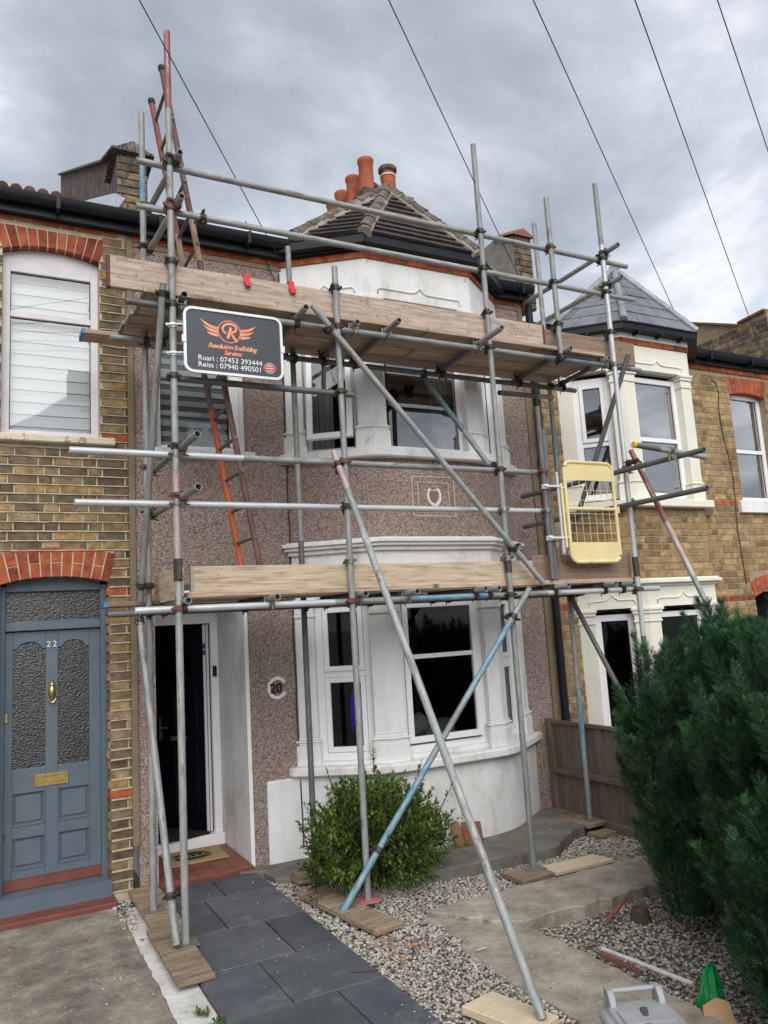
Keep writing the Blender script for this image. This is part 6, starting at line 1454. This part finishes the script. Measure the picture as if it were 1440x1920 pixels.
# rubbish under the conifer
def lump(name, c_, s, material, label, cat, seed, flat=1):
    rr2 = random.Random(seed); bm = bmesh.new(); bmesh.ops.create_icosphere(bm, subdivisions=3, radius=1)
    for v in bm.verts:
        n_ = v.co.normalized(); f = 1 + .12 * math.sin(n_.x * 7 + seed) * math.sin(n_.y * 6) + .08 * math.sin(n_.z * 11 + n_.x * 5) + rr2.uniform(-.03, .03)
        f += .05 * math.sin(n_.x * 23 + n_.z * 9) * math.sin(n_.y * 19); v.co = Vector((n_.x * s[0], n_.y * s[1], (n_.z * s[2]) if n_.z > -.6 else -.6 * s[2])) * f
    me = bpy.data.meshes.new(name); bm.to_mesh(me); bm.free(); me.materials.append(MATS[material]); me.polygons.foreach_set('use_smooth', [True] * len(me.polygons))
    return tag(link(name, me, None, Matrix.Translation(c_)), label, cat)
q = PZ(1330, 1842, .06); m_ = MB(); nn, rows_ = 36, 9; rr = random.Random(8)
ph = [rr.uniform(0, 6.3) for _ in range(6)]
def sack(t, u):                                     # gathered plastic sack: folds deepen towards the tied neck
    r_ = (.070 * (1 - u) ** .6 + .010) * (1 + (.06 + .20 * u) * math.sin(7 * t + ph[0] + u * 2) + .07 * math.sin(13 * t + ph[1] - u * 5) + .05 * math.sin(3 * t + ph[2]))
    return Vector((q.x + math.cos(t) * r_ + .02 * u, q.y + math.sin(t) * r_ * .8, -.06 + .20 * u + .012 * math.sin(5 * t + ph[3])))
m_.add([sack(2 * math.pi * k / nn, j / rows_) for j in range(rows_ + 1) for k in range(nn)], [(j * nn + k, j * nn + (k + 1) % nn, (j + 1) * nn + (k + 1) % nn, (j + 1) * nn + k) for j in range(rows_) for k in range(nn)], 0, True)
tag(m_.build('rubbish_sack', 'bag_green', None, sharp=70), 'small crumpled green plastic sack tucked under the conifer', 'bag')
q = PZ(1348, 1885, .06); BXM = Matrix.Translation((q.x, q.y, -.07)) @ Matrix.Rotation(math.radians(-28), 4, 'Z') @ Matrix.Rotation(math.radians(-24), 4, 'X')
m_ = MB(); m_.prism([(-.075, 0, 0), (.085, 0, 0), (.07, 0, .13), (.01, 0, .15), (-.06, 0, .12)], (0, .008, 0)); tag(m_.build('cardboard_offcut', 'card', None, matrix=BXM), 'torn brown cardboard piece leaning between the green sack and the caddy', 'cardboard')
plank_ = MB(); plank_.box(-.45, .45, -.10, .10, -.012, .012)
tag(plank_.build('grey_plank', 'plank_grey', None, bevel=.003, matrix=Matrix.Translation((3.06, 2.16, .19)) @ Matrix.Rotation(math.radians(-20), 4, 'Z') @ Matrix.Rotation(math.radians(12), 4, 'X')), 'dark grey plank lying under the conifer beside the caddy', 'plank')
plank2 = MB(); plank2.box(-.45, .45, -.02, .02, -.03, .15); tag(plank2.build('timber_block', 'fence_wood', None, bevel=.004, matrix=Matrix.Translation((3.06, 2.16, -.02)) @ Matrix.Rotation(math.radians(-20), 4, 'Z')), 'dark timber holding up the grey plank', 'timber')

# overhead cables: each runs from the house front up to a pole across the street behind the viewer
def cable(a, b, end, label):
    """a, b: two photo points on the cable; end: point on the house; the far end hangs 8.2 m up, 9 m behind the viewer"""
    n = ray(*a).cross(ray(*b)); Y1, Z1 = -9.0, 8.2
    x1 = -(n.y * Y1 + n.z * (Z1 - HC)) / n.x
    e0 = Vector(end); e1 = Vector((x1, Y1, Z1))
    m_ = MB(); m_.path([e0.lerp(e1, k / 24) for k in range(25)], .0042, 6)
    tag(m_.build('overhead_cable', 'cable', None), label, 'cable', 'overhead cables fanning out to the houses')
cable((235, 0), (415, 325), PY(526, 490, 6.56), 'overhead cable passing the top of the tallest scaffold pole')
cable((728, 0), (935, 440), PY(985, 545, 6.56), 'overhead cable crossing right of the chimney pots')
cable((996, 0), (1260, 580), PY(1268, 592, 6.5), 'overhead cable reaching the slate bay roof of the right house')
cable((1187, 0), (1404, 600), PY(1425, 652, 6.5), 'overhead cable running to the gutter at the far right')
cable((1338, 0), (1440, 300), PY(1560, 640, 6.5), 'overhead cable in the top right corner of the sky')
m_ = MB(); m_.path([PY(*p, 6.57) for p in ((460, 415), (490, 470), (515, 525), (526, 548), (527, 600))], .005, 6); m_.build('drop_cable', 'wire_black', h20)
